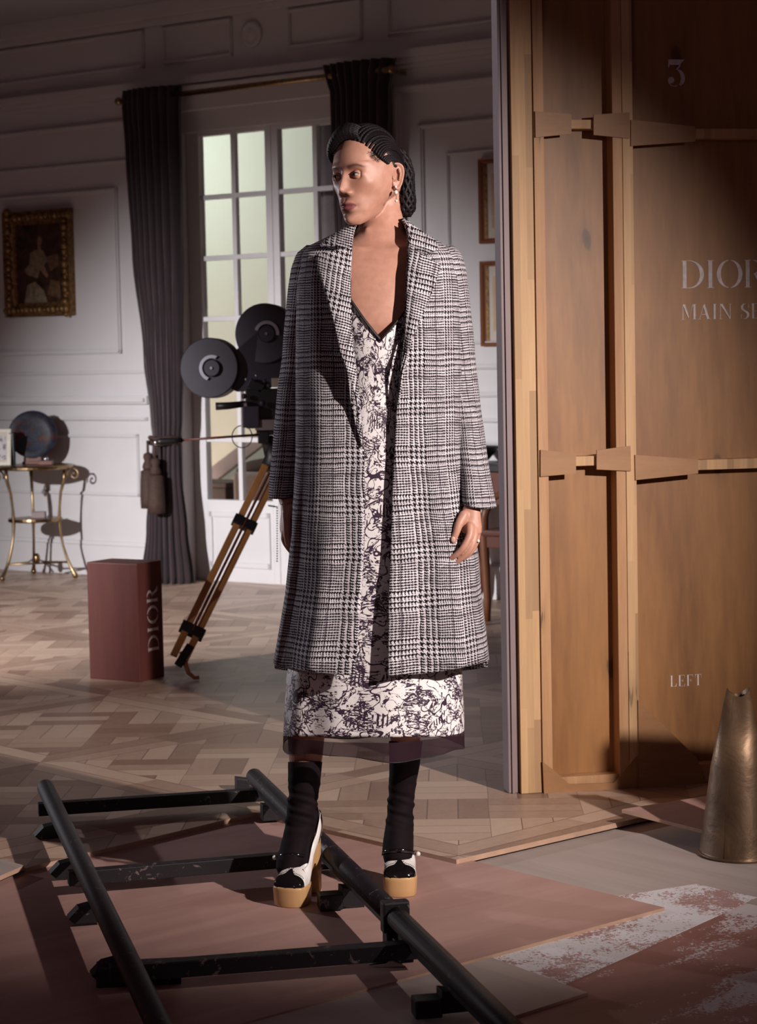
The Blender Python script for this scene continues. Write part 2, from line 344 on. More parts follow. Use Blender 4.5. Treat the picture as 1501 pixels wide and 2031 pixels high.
def megaphone_metal():
    t = NT('tarnished_brass_sheet'); n = t.noise(t.coord(), 7, 5, .6, .8); c = t.ramp(n, [(.3, (.06, .034, .02)), (.52, (.12, .072, .04)), (.75, (.24, .15, .085))]); t.bump(n, .35, .01)
    return t.out(c, t.ramp(n, [(.3, (.55,)*3), (.7, (.40,)*3)]), .6)
M['megaphone'] = megaphone_metal()
def painted(name, stops, sc=3, dist=1.5):
    t = NT(name); n = t.noise(t.coord(), sc, 5, .6, dist); return t.out(t.ramp(n, stops), .45)
M['canvas'] = painted('dark_oil_canvas', [(.3, (.012, .006, .004)), (.5, (.05, .025, .012)), (.62, (.09, .045, .02)), (.75, (.04, .02, .01))], 7)
M['lacquer'] = painted('cloisonne_enamel', [(.25, (.006, .004, .008)), (.44, (.009, .008, .018)), (.50, (.018, .026, .05)), (.56, (.010, .008, .010)), (.62, (.07, .014, .012)), (.72, (.01, .01, .015))], 17, .6)
M['paper'] = plain('cream_mount', (.56, .50, .44), .8, 0, .03)
M['sketch'] = plain('tan_drawing_paper', (.52, .38, .25), .8, 0, .08)
M['photo'] = painted('black_white_photo', [(.35, (.02, .015, .02)), (.5, (.5, .48, .5)), (.6, (.05, .04, .05))], 22, .4)
M['backdrop'] = plain('cream_backdrop', (.57, .545, .48), .8, 0, .04, 1.5)
M['drape'] = plain('grey_drape', (.20, .17, .18), .85)
M['browndark'] = plain('dark_brown_upholstery', (.05, .026, .024), .7)
M['browntan'] = plain('taupe_stucco', (.34, .25, .23), .8)
# ------------------------------------------------------------ room
H = 3.45
def wbox(mb, s0, z0, s1, z1, n0, n1):
    a = W3((s0+s1)/2, (z0+z1)/2, (n0+n1)/2)
    Mx = Matrix((WD, WN, Vector((0, 0, 1)))).transposed()
    return mb.box(a, (abs(s1-s0), abs(n1-n0), abs(z1-z0)), Mx)
DL, DR, DT = 0.30, 1.72, 2.80          # door opening along the wall
w = MB(); wbox(w, -4.5, -.03, DL, H, -.16, 0); wbox(w, DR, -.03, 4.2, H, -.16, 0); wbox(w, DL, DT, DR, H, -.16, 0)
struct(w.build('wall_back', M['wall']))
cpoly = [W3(-4.5, H, -.16), W3(4.2, H, -.16), W3(4.2, H, 3.0), W3(-4.5, H, 3.0)]
struct(MB().prism(cpoly, (0, 0, .06)).build('ceiling', M['ceiling']))
# mouldings
def prof_line(mb, s0, z0, s1, z1, w=.03, t=.018):
    wbox(mb, min(s0, s1)-w/2, min(z0, z1)-w/2, max(s0, s1)+w/2, max(z0, z1)+w/2, 0, t)
    wbox(mb, min(s0, s1)-w/4, min(z0, z1)-w/4, max(s0, s1)+w/4, max(z0, z1)+w/4, t, t*1.6)
def rect(mb, s0, z0, s1, z1, w=.03, t=.018):
    for a in ((s0, z0, s1, z0), (s0, z1, s1, z1), (s0, z0, s0, z1), (s1, z0, s1, z1)): prof_line(mb, *a, w, t)
tr = MB()
wbox(tr, -4.5, 3.36, 4.2, H, 0, .07); wbox(tr, -4.5, 3.32, 4.2, 3.36, 0, .035)
wbox(tr, -4.5, 2.955, 4.2, 3.0, 0, .06); wbox(tr, -4.5, 2.925, 4.2, 2.955, 0, .035); wbox(tr, -4.5, 2.90, 4.2, 2.925, 0, .018)
for (a, b, c, d) in ((0, 92, 287, 160), (325, 40, 460, 97)):
    s0, z0 = Wp(a, b); s1, _ = Wp(c, d); rect(tr, s0 if a else -2.6, 3.30, s1, 3.10, .022, .014)
for a, b in ((575, 717), (773, 1100)):
    s0, _ = Wp(a, 60); s1, _ = Wp(b, 50); rect(tr, s0, 3.30, s1, 3.10, .022, .014)
struct(tr.build('trim_1', M['wall'], bevel=.003))
sr, zr = Wp(500, 48); ro = MB().lathe(W3(sr, 3.20), [(.075, 0), (.075, .015), (.06, .022), (.05, .014), (.03, .02), (.002, .026)], 32, WN)
struct(ro.build('trim_2', M['wall'], smooth=True))
tl = MB()   # left of the door: panels
for (z) in (2.78,): prof_line(tl, -4.4, z, -.05, z, .028)
rect(tl, -4.4, 1.40, -.22, 2.38, .03); rect(tl, -4.4, 1.27, -.02, 2.55, .022, .012)
prof_line(tl, -4.4, 1.10, -.02, 1.10, .05, .03); prof_line(tl, -4.4, .985, -.02, .985, .022)
rect(tl, -4.4, .52, -.10, .88, .022, .012)
struct(tl.build('trim_3', M['wall'], bevel=.003))
tr2 = MB()  # right of the door: door-like panelled frame
rect(tr2, 1.90, .18, 4.1, 2.79, .045, .03); rect(tr2, 2.05, 1.27, 4.0, 2.58, .03); rect(tr2, 2.22, 1.40, 3.9, 2.42, .018, .012)
prof_line(tr2, 1.95, 1.12, 4.1, 1.12, .03); prof_line(tr2, 1.95, .98, 4.1, .98, .022); rect(tr2, 2.08, .30, 4.0, .86, .02, .012)
struct(tr2.build('trim_4', M['wall'], bevel=.003))
bb = MB(); wbox(bb, -4.5, 0, DL-.09, .20, 0, .025); wbox(bb, -4.5, .20, DL-.09, .225, 0, .015); wbox(bb, DR+.09, 0, 4.2, .20, 0, .025)
struct(bb.build('baseboard_back', M['wall'], bevel=.004))
# french door: casing, two leaves
dr = MB()
wbox(dr, DL-.10, 0, DL, DT+.02, 0, .05); wbox(dr, DR, 0, DR+.10, DT+.02, 0, .05); wbox(dr, DL-.10, DT, DR+.10, DT+.12, 0, .05); wbox(dr, DL-.12, DT+.10, DR+.12, DT+.14, 0, .075)
wbox(dr, DL-.06, 0, DL-.02, DT+.02, .05, .065); wbox(dr, DL, DT-.12, DR, DT, -.13, -.02)
struct(dr.build('trim_5', M['wall'], bevel=.003))
def leaf(nm, a, b, cols):
    l = MB(); n0, n1 = -.10, -.05; zs, zt = .50, 2.655
    ga, gb = cols[0][0], cols[-1][1]
    wbox(l, a, .01, ga, DT-.12, n0, n1); wbox(l, gb, .01, b, DT-.12, n0, n1); wbox(l, ga, zt, gb, DT-.12, n0, n1); wbox(l, ga, .01, gb, zs, n0, n1)
    for i in range(len(cols)-1): wbox(l, cols[i][1], zs, cols[i+1][0], zt, n0+.01, n1-.005)
    hp = (zt-zs)/6
    for k in range(1, 6): wbox(l, ga, zs+k*hp-.014, gb, zs+k*hp+.014, n0+.008, n1-.007)
    p = MB(); o = struct(l.build(nm, M['wall'], bevel=.003))
    s0, s1 = ga+.02, gb-.02
    for (z0, z1, s_0, s_1) in ((.10, .13, s0, s1), (.40, .43, s0, s1), (.10, .43, s0, s0+.02), (.10, .43, s1-.02, s1)): wbox(p, s_0, z0, s_1, z1, n1, n1+.012)
    p.build('panel_moulding', M['wall'], o)
    g = MB(); wbox(g, ga, zs, gb, zt, -.078, -.074); g.build('pane', M['glass'], o); return o
d1 = leaf('door_1', DL+.005, .95, ((.402, .645), (.675, .905)))
d2 = leaf('door_2', .953, DR-.005, ((1.0, 1.25), (1.28, 1.62)))
hd = MB().lathe(W3(.965, 1.05, -.05), [(.02, 0), (.02, .006), (.009, .01), (.009, .03), (.022, .04), (.022, .055), (.01, .062)], 20, WN)
hd.build('door_handle', M['brass'], d2, smooth=True)
# outside the door
def WBs(u, v, n):
    d = ray(u, v); t = (WP+WN*n-EYE).dot(WN)/d.dot(WN); p = EYE+d*t; return ((p-WP).dot(WD), p.z)
def WB(u, v, n): return W3(*WBs(u, v, n), n)
bk = MB(); wbox(bk, -5.0, -.03, 3.2, 3.8, -2.3, -2.2); tag(bk.build('painted_backdrop', M['backdrop']), 'cream and green painted backdrop seen through the glass of the tall doors', 'backdrop')
gf = MB(); wbox(gf, -5.0, -.08, 3.2, -.03, -2.3, -.16); struct(gf.build('trim_6', M['greyply']))
stt = MB(); pa = WB(380, 975, -2.0); pb = WB(545, 850, -2.0); stt.bar(pa, pb, .05, .10); 
tag(stt.build('sloping_handrail', M['mauve']), 'grey sloping stair rail seen through the lower door panes', 'rail')
lo = MB(); sa, za = WBs(395, 966, -1.3); sb_, zb = WBs(448, 966, -1.3); wbox(lo, sa-.5, -.03, sb_, za, -1.6, -1.3); wbox(lo, sa-.52, za, sb_+.02, za+.035, -1.62, -1.28)
tag(lo.build('low_cabinet', M['browndark'], bevel=.01), 'dark brown low cabinet behind the bottom left door pane', 'cabinet')
rows = [WBs(u, v, -1.1) for u, v in ((466, 985), (464, 940), (468, 928), (478, 919), (495, 913), (522, 908), (560, 905), (560, 985))]; rows[0] = (rows[0][0], -.03); rows[-1] = (rows[-1][0], -.03)
so = MB().prism([W3(s, z, -1.1) for s, z in rows], WN*-.12)
tsofa = thing('armchair', 'dark rounded-back armchair seen through the bottom right pane of the left door', 'armchair', W3(rows[0][0]+.2, -.03, -1.1))
so.build('backrest', M['browndark'], tsofa, bevel=.02); cu = MB(); wbox(cu, rows[0][0]+.05, .40, rows[0][0]+.42, .60, -1.1, -1.02); cu.build('cushion', M['browntan'], tsofa, bevel=.02)
dp = MB(); rws = []
for z in (0.0, 1.2, 2.9): rws.append([W3(.99+i*.02, z, -.42-.035*math.sin(i*1.1)) for i in range(60)])
dp.grid(rws); o = dp.build('grey_drape', M['drape'], smooth=True); tag(o, 'grey gathered drape hanging behind the right leaf of the glass doors', 'drape')
area('daylight_lamp', tuple(W3(-1.9, 3.2, -.75)), tuple(W3(-.7, 1.7, -2.2)), 58, 1.8, .8, (.86, 1.0, .93))
area('warm_lamp', tuple(W3(-1.6, .25, -.8)), tuple(W3(-.7, .9, -2.2)), 24, .8, .4, (1.0, .78, .62))
# floor layers
def gp(pts, z): return [G(u, v, z) for u, v in pts]
fl = MB().box((0, 7.0, -.035), (14, 15.5, .05)); struct(fl.build('floor', M['basefloor']))
P3 = lambda x, y, z: Vector((x, y, z))
# parquet deck: outline through measured corners
pk = gp([(48, 1722), (505, 1612), (905, 1705), (1240, 1628)], .012)
e1 = (pk[3]-pk[2]).normalized(); far = pk[3]+e1*3.2
left = pk[0]-(pk[1]-pk[0]).normalized()*.0+Vector((-1, .6, 0))*3.4
outl = [pk[0], pk[1], pk[2], pk[3], far, P3(4.5, 12.0, .012), W3(4.2, .012, -.1), W3(-4.5, .012, -.1), P3(-6.2, 9.5, .012), left]
pq = MB().prism([Vector((p.x, p.y, -.002)) for p in outl], (0, 0, .014)); pqo = struct(pq.build('floor_parquet', M['parquet'])); pqo.data.materials.append(M['plyedge'])
for p in pqo.data.polygons:
    if abs(p.normal.z) < .5: p.material_index = 1
def boardobj(name, pts, z0, th, mat, label, cat='board'):
    b = MB().prism([Vector((p.x, p.y, z0)) for p in pts], (0, 0, th)); o = b.build(name, mat); o.data.materials.append(M['plyedge'])
    for p in o.data.polygons:
        if abs(p.normal.z) < .5: p.material_index = 1
    return tag(o, label, cat)
A = G(1318, 1800, 0); B = G(480, 2029, 0); Cc = G(500, 1600, 0)
dA = (B-A).normalized(); dC = (Cc-A).normalized()
boardobj('plywood_board', [A, A+dC*2.15, A+dC*2.15+dA*3.4, A+dA*3.4], -.0096, .0096, M['pink'], 'large pink-stained plywood sheet lying under the camera track and the feet', 'board')
g3 = [G(640, 1640, -.014), G(1245, 1610, -.014), G(1900, 1690, -.014), G(1501, 1797, -.014), G(1385, 1775, -.014), G(930, 1905, -.014)]
boardobj('plywood_board', [G(880, 1925, -.014), G(600, 1640, -.014), G(1240, 1560, -.014), G(2050, 1720, -.014), G(1660, 1835, -.014), G(1385, 1773, -.014)], -.0099, .0012, M['greyply'], 'pale grey plywood sheet between the parquet edge and the brass cone', 'board')
A2 = G(1165, 1976, -.012); B2 = G(975, 1906, -.012); C2 = G(1035, 2018, -.012)
d1_ = (B2-A2).normalized(); d2_ = (C2-A2).normalized()
boardobj('plywood_board', [A2, B2, B+dA*.002, B+dA*1.5, B+dA*1.5+Vector((.3, -1.2, 0)), A2+d2_*2.2], -.0099, .0060, M['greyply'], 'grey plywood sheet in the bottom foreground with one corner under the pink sheet', 'board')
chk = MB().prism([Vector((p.x, p.y, -.0099)) for p in [G(930, 1915, -.03), G(1190, 1800, -.03), G(1380, 1770, -.03), G(1501, 1797, -.03), G(1420, 1835, -.03), G(1080, 1990, -.03)]], (0, 0, .0018))
struct(chk.build('floor_paint', M['chalk']))
t = [G(48, 1712, .03), G(0, 1700, .03), G(-300, 1640, .03), G(-500, 1780, .03), G(0, 1733, .03)]
boardobj('plywood_board', [Vector((p.x, p.y, 0)) for p in t], .0125, .012, M['greyply'], 'corner of a pale board resting on the parquet at the left edge', 'board')
# tilted board beside the brass cone
tb = MB(); a = G(1233, 1612, .05); b = G(1400, 1655, .025); c = G(1640, 1668, .012); d = G(1560, 1560, .06); 
tb.prism([a, b, c+Vector((0, 0, .0)), d], (0, 0, .010)); o = tb.build('plywood_board', M['pink']); o.data.materials.append(M['plyedge'])
for p in o.data.polygons:
    if abs(p.normal.z) < .5: p.material_index = 1
tag(o, 'warped plywood sheet with a lifted corner beside the brass cone', 'board')
# ------------------------------------------------------------ lettering (stencil didone, drawn as outlines)
def arc(cx, cy, rx, ry, a0, a1, n=20): return [(cx+rx*math.cos(math.radians(a0+(a1-a0)*i/n)), cy+ry*math.sin(math.radians(a0+(a1-a0)*i/n))) for i in range(n+1)]
def rct(a, b, c, d): return [(a, b), (c, b), (c, d), (a, d)]
def cres(cx, cy, ro, rio, ryo, ryi, a0, a1, off=0): return arc(cx, cy, ro, ryo, a0, a1)+arc(cx+off, cy, rio, ryi, a1, a0)
def stem(x, w=.13, s=.05): return [rct(x-w/2, 0, x+w/2, 1), rct(x-w/2-s, 0, x+w/2+s, .022), rct(x-w/2-s, .978, x+w/2+s, 1)]
LET = {
 'D': (.82, stem(.14)+[cres(.30, .5, .50, .36, .5, .478, -80, 80), rct(.24, 0, .38, .022), rct(.24, .978, .38, 1)]),
 'I': (.36, stem(.18)),
 'O': (.92, [cres(.46, .5, .44, .30, .51, .485, 96, 264, .0), cres(.46, .5, .44, .30, .51, .485, -84, 84)]),
 'R': (.80, stem(.14)+[cres(.30, .735, .34, .21, .265, .245, -85, 85), [(.36, .49), (.50, .47), (.66, .10), (.80, .02), (.80, 0), (.66, 0), (.55, .06)]]),
 'M': (1.0, [rct(.10, 0, .14, 1), rct(.02, 0, .22, .025), [(.10, 1), (.26, 1), (.50, .18), (.46, .05)], [(.50, .05), (.53, .15), (.78, 1), (.74, 1)], rct(.78, 0, .92, 1), rct(.72, 0, .98, .025), rct(.76, .975, .98, 1)]),
 'A': (.86, [[(.10, 0), (.13, 0), (.40, .92), (.38, .96)], [(.40, 1), (.46, 1), (.76, 0), (.60, 0), (.37, .80)], rct(.25, .30, .56, .34), rct(.02, 0, .22, .025), rct(.54, 0, .84, .025)]),
 'N': (.90, [rct(.12, 0, .16, 1), rct(.04, 0, .24, .025), [(.10, 1), (.28, 1), (.78, .02), (.72, 0)], rct(.74, 0, .78, 1), rct(.66, .975, .86, 1)]),
 'S': (.62, [cres(.31, .74, .26, .13, .26, .235, 75, 250, .02), cres(.31, .26, .27, .14, .27, .245, -110, 80, -.02), [(.12, .60), (.22, .66), (.52, .36), (.44, .30)], rct(.52, .72, .55, .98), rct(.05, .02, .08, .28)]),
 'E': (.70, stem(.16)+[rct(.26, .978, .60, 1), rct(.26, 0, .62, .022), [(.56, 1), (.60, 1), (.60, .72)], [(.58, 0), (.62, 0), (.64, .3)], rct(.26, .49, .44, .515), rct(.42, .38, .45, .62)]),
 'F': (.66, stem(.16)+[rct(.26, .978, .60, 1), [(.56, 1), (.60, 1), (.61, .70)], rct(.26, .49, .44, .515), rct(.42, .38, .45, .62)]),
 'L': (.68, stem(.16)+[rct(.26, 0, .60, .022), [(.50, 0), (.60, 0), (.63, .36)]]),
 'T': (.74, stem(.37)+[rct(.08, .975, .28, 1), rct(.46, .975, .66, 1), [(.08, 1), (.13, 1), (.06, .68)], [(.61, 1), (.66, 1), (.68, .68)]]),
 '3': (.72, [[(.08, 1), (.70, 1), (.52, .80), (.14, .80), (.10, .70), (.07, .70)], [(.52, .80), (.57, .80), (.42, .62), (.36, .62)], cres(.40, .32, .31, .15, .33, .27, -62, 80), arc(.18, .24, .12, .12, 0, 360, 24), cres(.30, .22, .24, .20, .22, .19, 190, 300)]),
}
def letters(txt, org, ex, ey, h, sp=.08, depth=.0008, wx=1.0):
    """org lower-left, ex writing direction, ey up direction"""
    mb = MB(); x = 0; nrm = ex.cross(ey).normalized()
    for ch in txt:
        if ch == ' ': x += .45*wx; continue
        adv, polys = LET[ch]
        for k, p in enumerate(polys):
            mb.prism([org+ex*((x+px*wx)*h)+ey*(py*h)+nrm*(.0004*(k % 3)) for px, py in p], nrm*depth)
        x += (adv+sp)*wx
    return mb
# ------------------------------------------------------------ scenery flat (right)
RF = MB(); fa = G(1034, 1583, 0); fb = Vector((.98, .198, 0)).normalized(); fn = Vector((fb.y, -fb.x, 0))
def FP(u, v, n=0.0):      # hit on the flat's face plane shifted n toward camera -> (along, z)
    d = ray(u, v); t = (fa+fn*n-EYE).dot(fn)/d.dot(fn); p = EYE+d*t; return ((p-fa).dot(fb), p.z)
FM = Matrix((fb, fn, Vector((0, 0, 1)))).transposed()
def fbox(mb, s0, z0, s1, z1, n0, n1): return mb.box(fa+fb*((s0+s1)/2)+fn*((n0+n1)/2)+Vector((0, 0, (z0+z1)/2)), (abs(s1-s0), abs(n1-n0), abs(z1-z0)), FM)
FT = 3.3
flat = thing('scenery_flat', 'tall amber plywood stage flat with timber battens, white stencilled lettering', 'stage flat', fa+fb*.6)
z0 = .013
s_post0 = 0.0; s_post1 = FP(1076, 1583)[0]
s_st1 = FP(1095, 1500)[0]; s_p0 = FP(1228, 1500)[0]; s_p1 = FP(1266, 1400)[0]; s_pm = FP(1246, 1400)[0]
b = MB(); fbox(b, s_post0, z0, s_post1-.002, FT, -.05, .0); o = b.build('timber_post', M['pine'], flat, bevel=.001)
# mauve painted edge board, standing further back and left
b = MB(); s_m0 = FP(1010, 1500)[0]; fbox(b, s_m0+.002, z0, -.0015, FT, -.085, -.02); b.build('painted_edge_board', M['mauve'], flat, bevel=.002)
b = MB(); fbox(b, s_m0+.012, z0, s_m0+.020, FT, -.02, -.012); b.build('edge_bead', M['mauve'], flat)
PN = -.055                                        # plywood plane, set back
S1 = 2.6
b = MB(); fbox(b, s_post1, z0, s_pm, FT, PN-.01, PN); b.build('plywood_panel', M['ply'], flat)
b = MB(); fbox(b, s_pm, z0, S1, FT, PN-.01, PN+.0005); b.build('plywood_panel', M['ply'], flat)
b = MB(); fbox(b, s_post1+.001, z0, s_st1, FT, PN, .004); b.build('batten', M['pine_dark'], flat, bevel=.001)
b = MB(); fbox(b, s_p0, z0, s_pm-.001, FT, PN, .004); b.build('batten', M['pine_dark'], flat, bevel=.001)
b = MB(); fbox(b, s_pm, z0, s_p1, FT, PN, .006); b.build('batten', M['pine'], flat, bevel=.001)
def rail(v0, v1, ua, ub, name='cross_rail'):
    a = FP(ua, v0); c = FP(ua, v1); e = FP(ub, 0)[0]
    b = MB(); fbox(b, a[0], c[1], e, a[1], PN, -.003); b.build(name, M['oak'] if 0 else M['pine'], flat, bevel=.001)
for (v0, v1) in ((237, 255), (905, 924)):
    za = FP(1160, v0)[1]; zb = FP(1160, v1)[1]
    b = MB(); fbox(b, s_st1, zb, s_p0, za, PN, -.004); b.build('cross_rail', M['pine'], flat, bevel=.001)
for (v0, v1) in ((255, 274), (912, 932)):
    za = FP(1400, v0)[1]; zb = FP(1400, v1)[1]
    b = MB(); fbox(b, s_p1, zb, S1, za, PN, -.004); b.build('cross_rail', M['pine'], flat, bevel=.001)
b = MB(); fbox(b, s_st1, z0, s_p0, .055, PN, -.004); b.build('bottom_rail', M['pine_dark'], flat, bevel=.001)
b = MB(); fbox(b, s_p1, z0, S1, .07, PN, -.004); b.build('bottom_rail', M['pine_dark'], flat, bevel=.001)
def gus(pts, n=.006):
    P = [(lambda q: fa+fb*q[0]+fn*n+Vector((0, 0, q[1])))(FP(u, v, n)) for u, v in pts]
    MB().prism(P, fn*.006).build('gusset_plate', M['gusset'], flat)
gus([(1060, 221), (1132, 227), (1132, 266), (1061, 273)]); gus([(1176, 228), (1247, 223), (1247, 275), (1176, 268)]); gus([(1250, 238), (1377, 251), (1377, 281), (1250, 290)])
gus([(1071, 892), (1141, 899), (1141, 939), (1071, 945)]); gus([(1182, 893), (1249, 884), (1250, 934), (1182, 931)]); gus([(1258, 902), (1383, 911), (1383, 939), (1259, 952)])
gus([(1075, 1510), (1096, 1526), (1128, 1555), (1215, 1552), (1234, 1535), (1262, 1500), (1262, 1572), (1078, 1579)])
gus([(1264, 1388), (1380, 1502), (1400, 1560), (1400, 1568), (1266, 1572)])
def flet(txt, u, v, htpx, mat, sp=.08, wx=1.0):
    q = FP(u, v, PN); org = fa+fb*q[0]+fn*(PN+.0012)+Vector((0, 0, q[1])); hh = FP(u, v-htpx, PN)[1]-q[1]
    letters(txt, org, fb, Vector((0, 0, 1)), hh, sp, wx=wx).build('stencil_lettering', mat, flat)
flet('3', 1321, 172, 54, M['stencil_faded'], 0, 1.02)
flet('DIOR', 1349, 572, 55, M['stencil_faded'], .02, 1.12)
flet('MAIN SET', 1350, 634, 30, M['stencil_faded'], .05, 1.10)
flet('LEFT', 1328, 1362, 22, M['stencil'], .08, 1.0)
# ------------------------------------------------------------ curtains
def curtain(name, rowsd, label, nf=9, amp=.05, tie=None, n0=.16):
    t = thing(name, label, 'curtain', W3((rowsd[-1][1]+rowsd[-1][2])/2, .012, n0)); mb = MB(); rows = []
    K = 96
    zs = [r[0] for r in rowsd]
    for j in range(60):
        z = zs[0]+(zs[-1]-zs[0])*j/59
        i = max(k for k in range(len(zs)-1) if zs[k] >= z-1e-9) if z < zs[0] else 0
        f = (zs[i]-z)/(zs[i]-zs[i+1]) if zs[i] != zs[i+1] else 0; f = min(1, max(0, f)); f = f*f*(3-2*f)
        a = rowsd[i][1]*(1-f)+rowsd[i+1][1]*f; b_ = rowsd[i][2]*(1-f)+rowsd[i+1][2]*f
        am = amp*min(1, (b_-a)/.35); row = []
        for k in range(K):
            q = k/(K-1); ph = q*nf*2*math.pi+.5*math.sin(z*1.3+q*4)
            row.append(W3(a+(b_-a)*q+.010*math.sin(ph*2+1), z, n0+.05*math.sin(q*math.pi)+am*(math.sin(ph)*.8+.3*math.sin(2*ph+z))))
        rows.append(row)
    mb.grid(rows); o = mb.build('curtain_cloth', M['curtain'], t, smooth=True)
    sm = o.modifiers.new('s', 'SOLIDIFY'); sm.thickness = .004
    return t
RZ = 2.86
def crows(lst, n=.19): return [(WBs(u0, v, n)[1], WBs(u0, v, n)[0], WBs(u1, v, n)[0]) for v, u0, u1 in lst]
CL = crows([(181, 245, 352), (205, 243, 350), (300, 250, 351), (500, 262, 353), (700, 283, 353), (830, 298, 351), (872, 302, 348), (940, 298, 350), (1050, 292, 360), (1158, 284, 372)]); CL[-1] = (.012,)+CL[-1][1:]
ct = curtain('curtain', CL, 'dark plum velvet curtain on the left of the tall doors, tied back with a tassel', 8)
bd = MB(); tcx = (CL[6][1]+CL[6][2])/2; TZ = CL[6][0]
for z in (TZ+.012, TZ-.018): bd.tube([W3(tcx+.085*math.cos(a*math.pi/12), z+.006*math.sin(a), .18+.095*math.sin(a*math.pi/12)) for a in range(25)], .012, 8, False)
tb_ = bd.build('tie_cord', M['tassel'], ct, smooth=True)
for (ds, z_) in ((-.055, TZ-.10), (.0, TZ-.13)):
    ts = MB(); c_ = W3(tcx+.025+ds, z_, .30)
    ts.tube([W3(tcx+.025+ds, TZ, .30), W3(tcx+.025+ds, z_, .30)], .008, 8)
    ts.lathe(c_, [(.01, .03), (.026, .02), (.03, 0), (.022, -.02), (.032, -.04), (.036, -.06), (.03, -.07)], 16)
    ts.lathe(c_, [(.028, -.07), (.046, -.08), (.052, -.24), (.05, -.30), (.02, -.30)], 40)
    ts.build('tassel', M['tassel'], ct, smooth=True)
CR = crows([(130, 641, 778), (150, 645, 772), (185, 656, 766), (430, 663, 760), (700, 682, 748), (872, 692, 738), (950, 692, 742), (1166, 680, 765)]); CR[-1] = (.012,)+CR[-1][1:]
ct2 = curtain('curtain', CR, 'dark velvet curtain behind the head of the standing woman', 8)
sl_, RZa = WBs(238, 205, .19); sr_, RZb = WBs(772, 133, .19); RZ = (RZa+RZb)/2-.012
rd = thing('curtain_rod', 'long dark brass curtain rod above the glass doors', 'curtain rod', W3(.85, RZ+.01, .19))
MB().tube([W3(sl_, RZ+.012, .19), W3(sr_, RZ+.012, .19)], .016, 14).build('rod', M['brass'], rd, smooth=True)
for s_, sg in ((sl_, -1), (sr_, 1)):
    MB().sph(W3(s_+sg*.01, RZ+.012, .19), .024).build('finial', M['brass'], rd, smooth=True)
for s_ in (sl_+.03, sr_-.03): MB().bar(W3(s_, RZ+.012, -.0), W3(s_, RZ+.012, .19), .014, .02).build('bracket', M['brass'], rd)
# ------------------------------------------------------------ picture frames
def frame(name, label, s0, z0, s1, z1, w, mat, inner, n=.0, depth=.035, tilt=0):
    t = thing(name, label, 'picture', W3((s0+s1)/2, z0, n)); fr = MB()
    outer = [(s0, z0), (s1, z0), (s1, z1), (s0, z1)]
    prof = [(0, 0), (0, depth), (w*.35, depth*.75), (w*.5, depth*.9), (w*.8, depth*.45), (w, depth*.35), (w, 0)]
    rows = []
    for d, h in prof: rows.append([W3(s0+d, z0+d, n+h), W3(s1-d, z0+d, n+h), W3(s1-d, z1-d, n+h), W3(s0+d, z1-d, n+h)])
    rows = [list(r) for r in rows]; fr.grid(rows, closed=True); fr.build('frame', mat, t)
    return t
s0, z1_ = Wp(14, 427); s1, z0_ = Wp(147, 624)
pf = frame('framed_painting', 'small dark oil portrait of a seated figure in an ornate gilt frame', -1.16, 1.63, -.585, 2.29, .085, M['gold'], None, .002, .05)
orn = MB()
for k in range(64):
    a = k/64; L1 = .575; L2 = .66; q = a*2*(L1+L2)
    if q < L1: s, z = q, .04
    elif q < L1+L2: s, z = L1-.04, q-L1
    elif q < 2*L1+L2: s, z = 2*L1+L2-q, L2-.04
    else: s, z = .04, 2*(L1+L2)-q
    orn.sph(W3(-1.16+s, 1.63+z, .045), .017+.006*(k % 3), 8, 6)
orn.build('carved_ornament', M['gold'], pf, smooth=True)
b = MB(); wbox(b, -1.08, 1.71, -.665, 2.21, .002, .014); b.build('canvas', M['canvas'], pf)
# loosely painted seated figure, generic
fg = MB()
def blob(pts, n): fg.prism([W3(-1.16+x*.575, 1.63+y*.66, n) for x, y in pts], WN*.0015)
fig = [('skin_tone_paint', (.30, .17, .10), [[(.47, .68), (.50, .66), (.53, .68), (.54, .73), (.51, .76), (.48, .74)], [(.48, .68), (.52, .68), (.53, .60), (.47, .60)], [(.52, .55), (.62, .38), (.60, .36), (.46, .47)]]),
       ('pale_dress_paint', (.24, .19, .12), [[(.36, .60), (.44, .63), (.55, .62), (.62, .52), (.50, .44), (.46, .36), (.30, .40), (.26, .44), (.34, .50)], [(.25, .14), (.30, .30), (.42, .33), (.55, .24), (.60, .14), (.60, .13), (.25, .13)]]),
       ('brown_prop_paint', (.14, .075, .035), [[(.60, .56), (.78, .58), (.80, .48), (.66, .42)], [(.60, .20), (.66, .34), (.80, .32), (.80, .16)]])]
for i, (nm, cc, ps) in enumerate(fig):
    fg = MB()
    for p in ps: blob(p, .0145+.0006*i)
    fg.build('painted_figure', plain(nm, cc, .6, 0, .4, 30), pf)
for i, (v1, v0, lab) in enumerate(((316, 484, 'upper of two wood-framed drawings on the white wall by the flat'), (519, 687, 'lower of two wood-framed drawings on the white wall by the flat'))):
    sa = Wp(954, v1)[0]; zt = Wp(954, v1)[1]; zb = Wp(957, v0)[1]
    t = frame('framed_drawing', lab, 2.43, zb, 2.43+.40, zt, .028, M['frame_brown'], None, .002, .03)
    b = MB(); wbox(b, 2.455, zb+.025, 2.805, zt-.025, .002, .010); b.build('mount', M['paper'], t)
    b = MB(); wbox(b, 2.458, zb+.028, 2.476, zt-.028, .010, .014); b.build('gilt_slip', M['gold'], t)
    b = MB(); wbox(b, 2.50, zb+.08, 2.76, zt-.08, .010, .0112); b.build('drawing', M['sketch'], t)
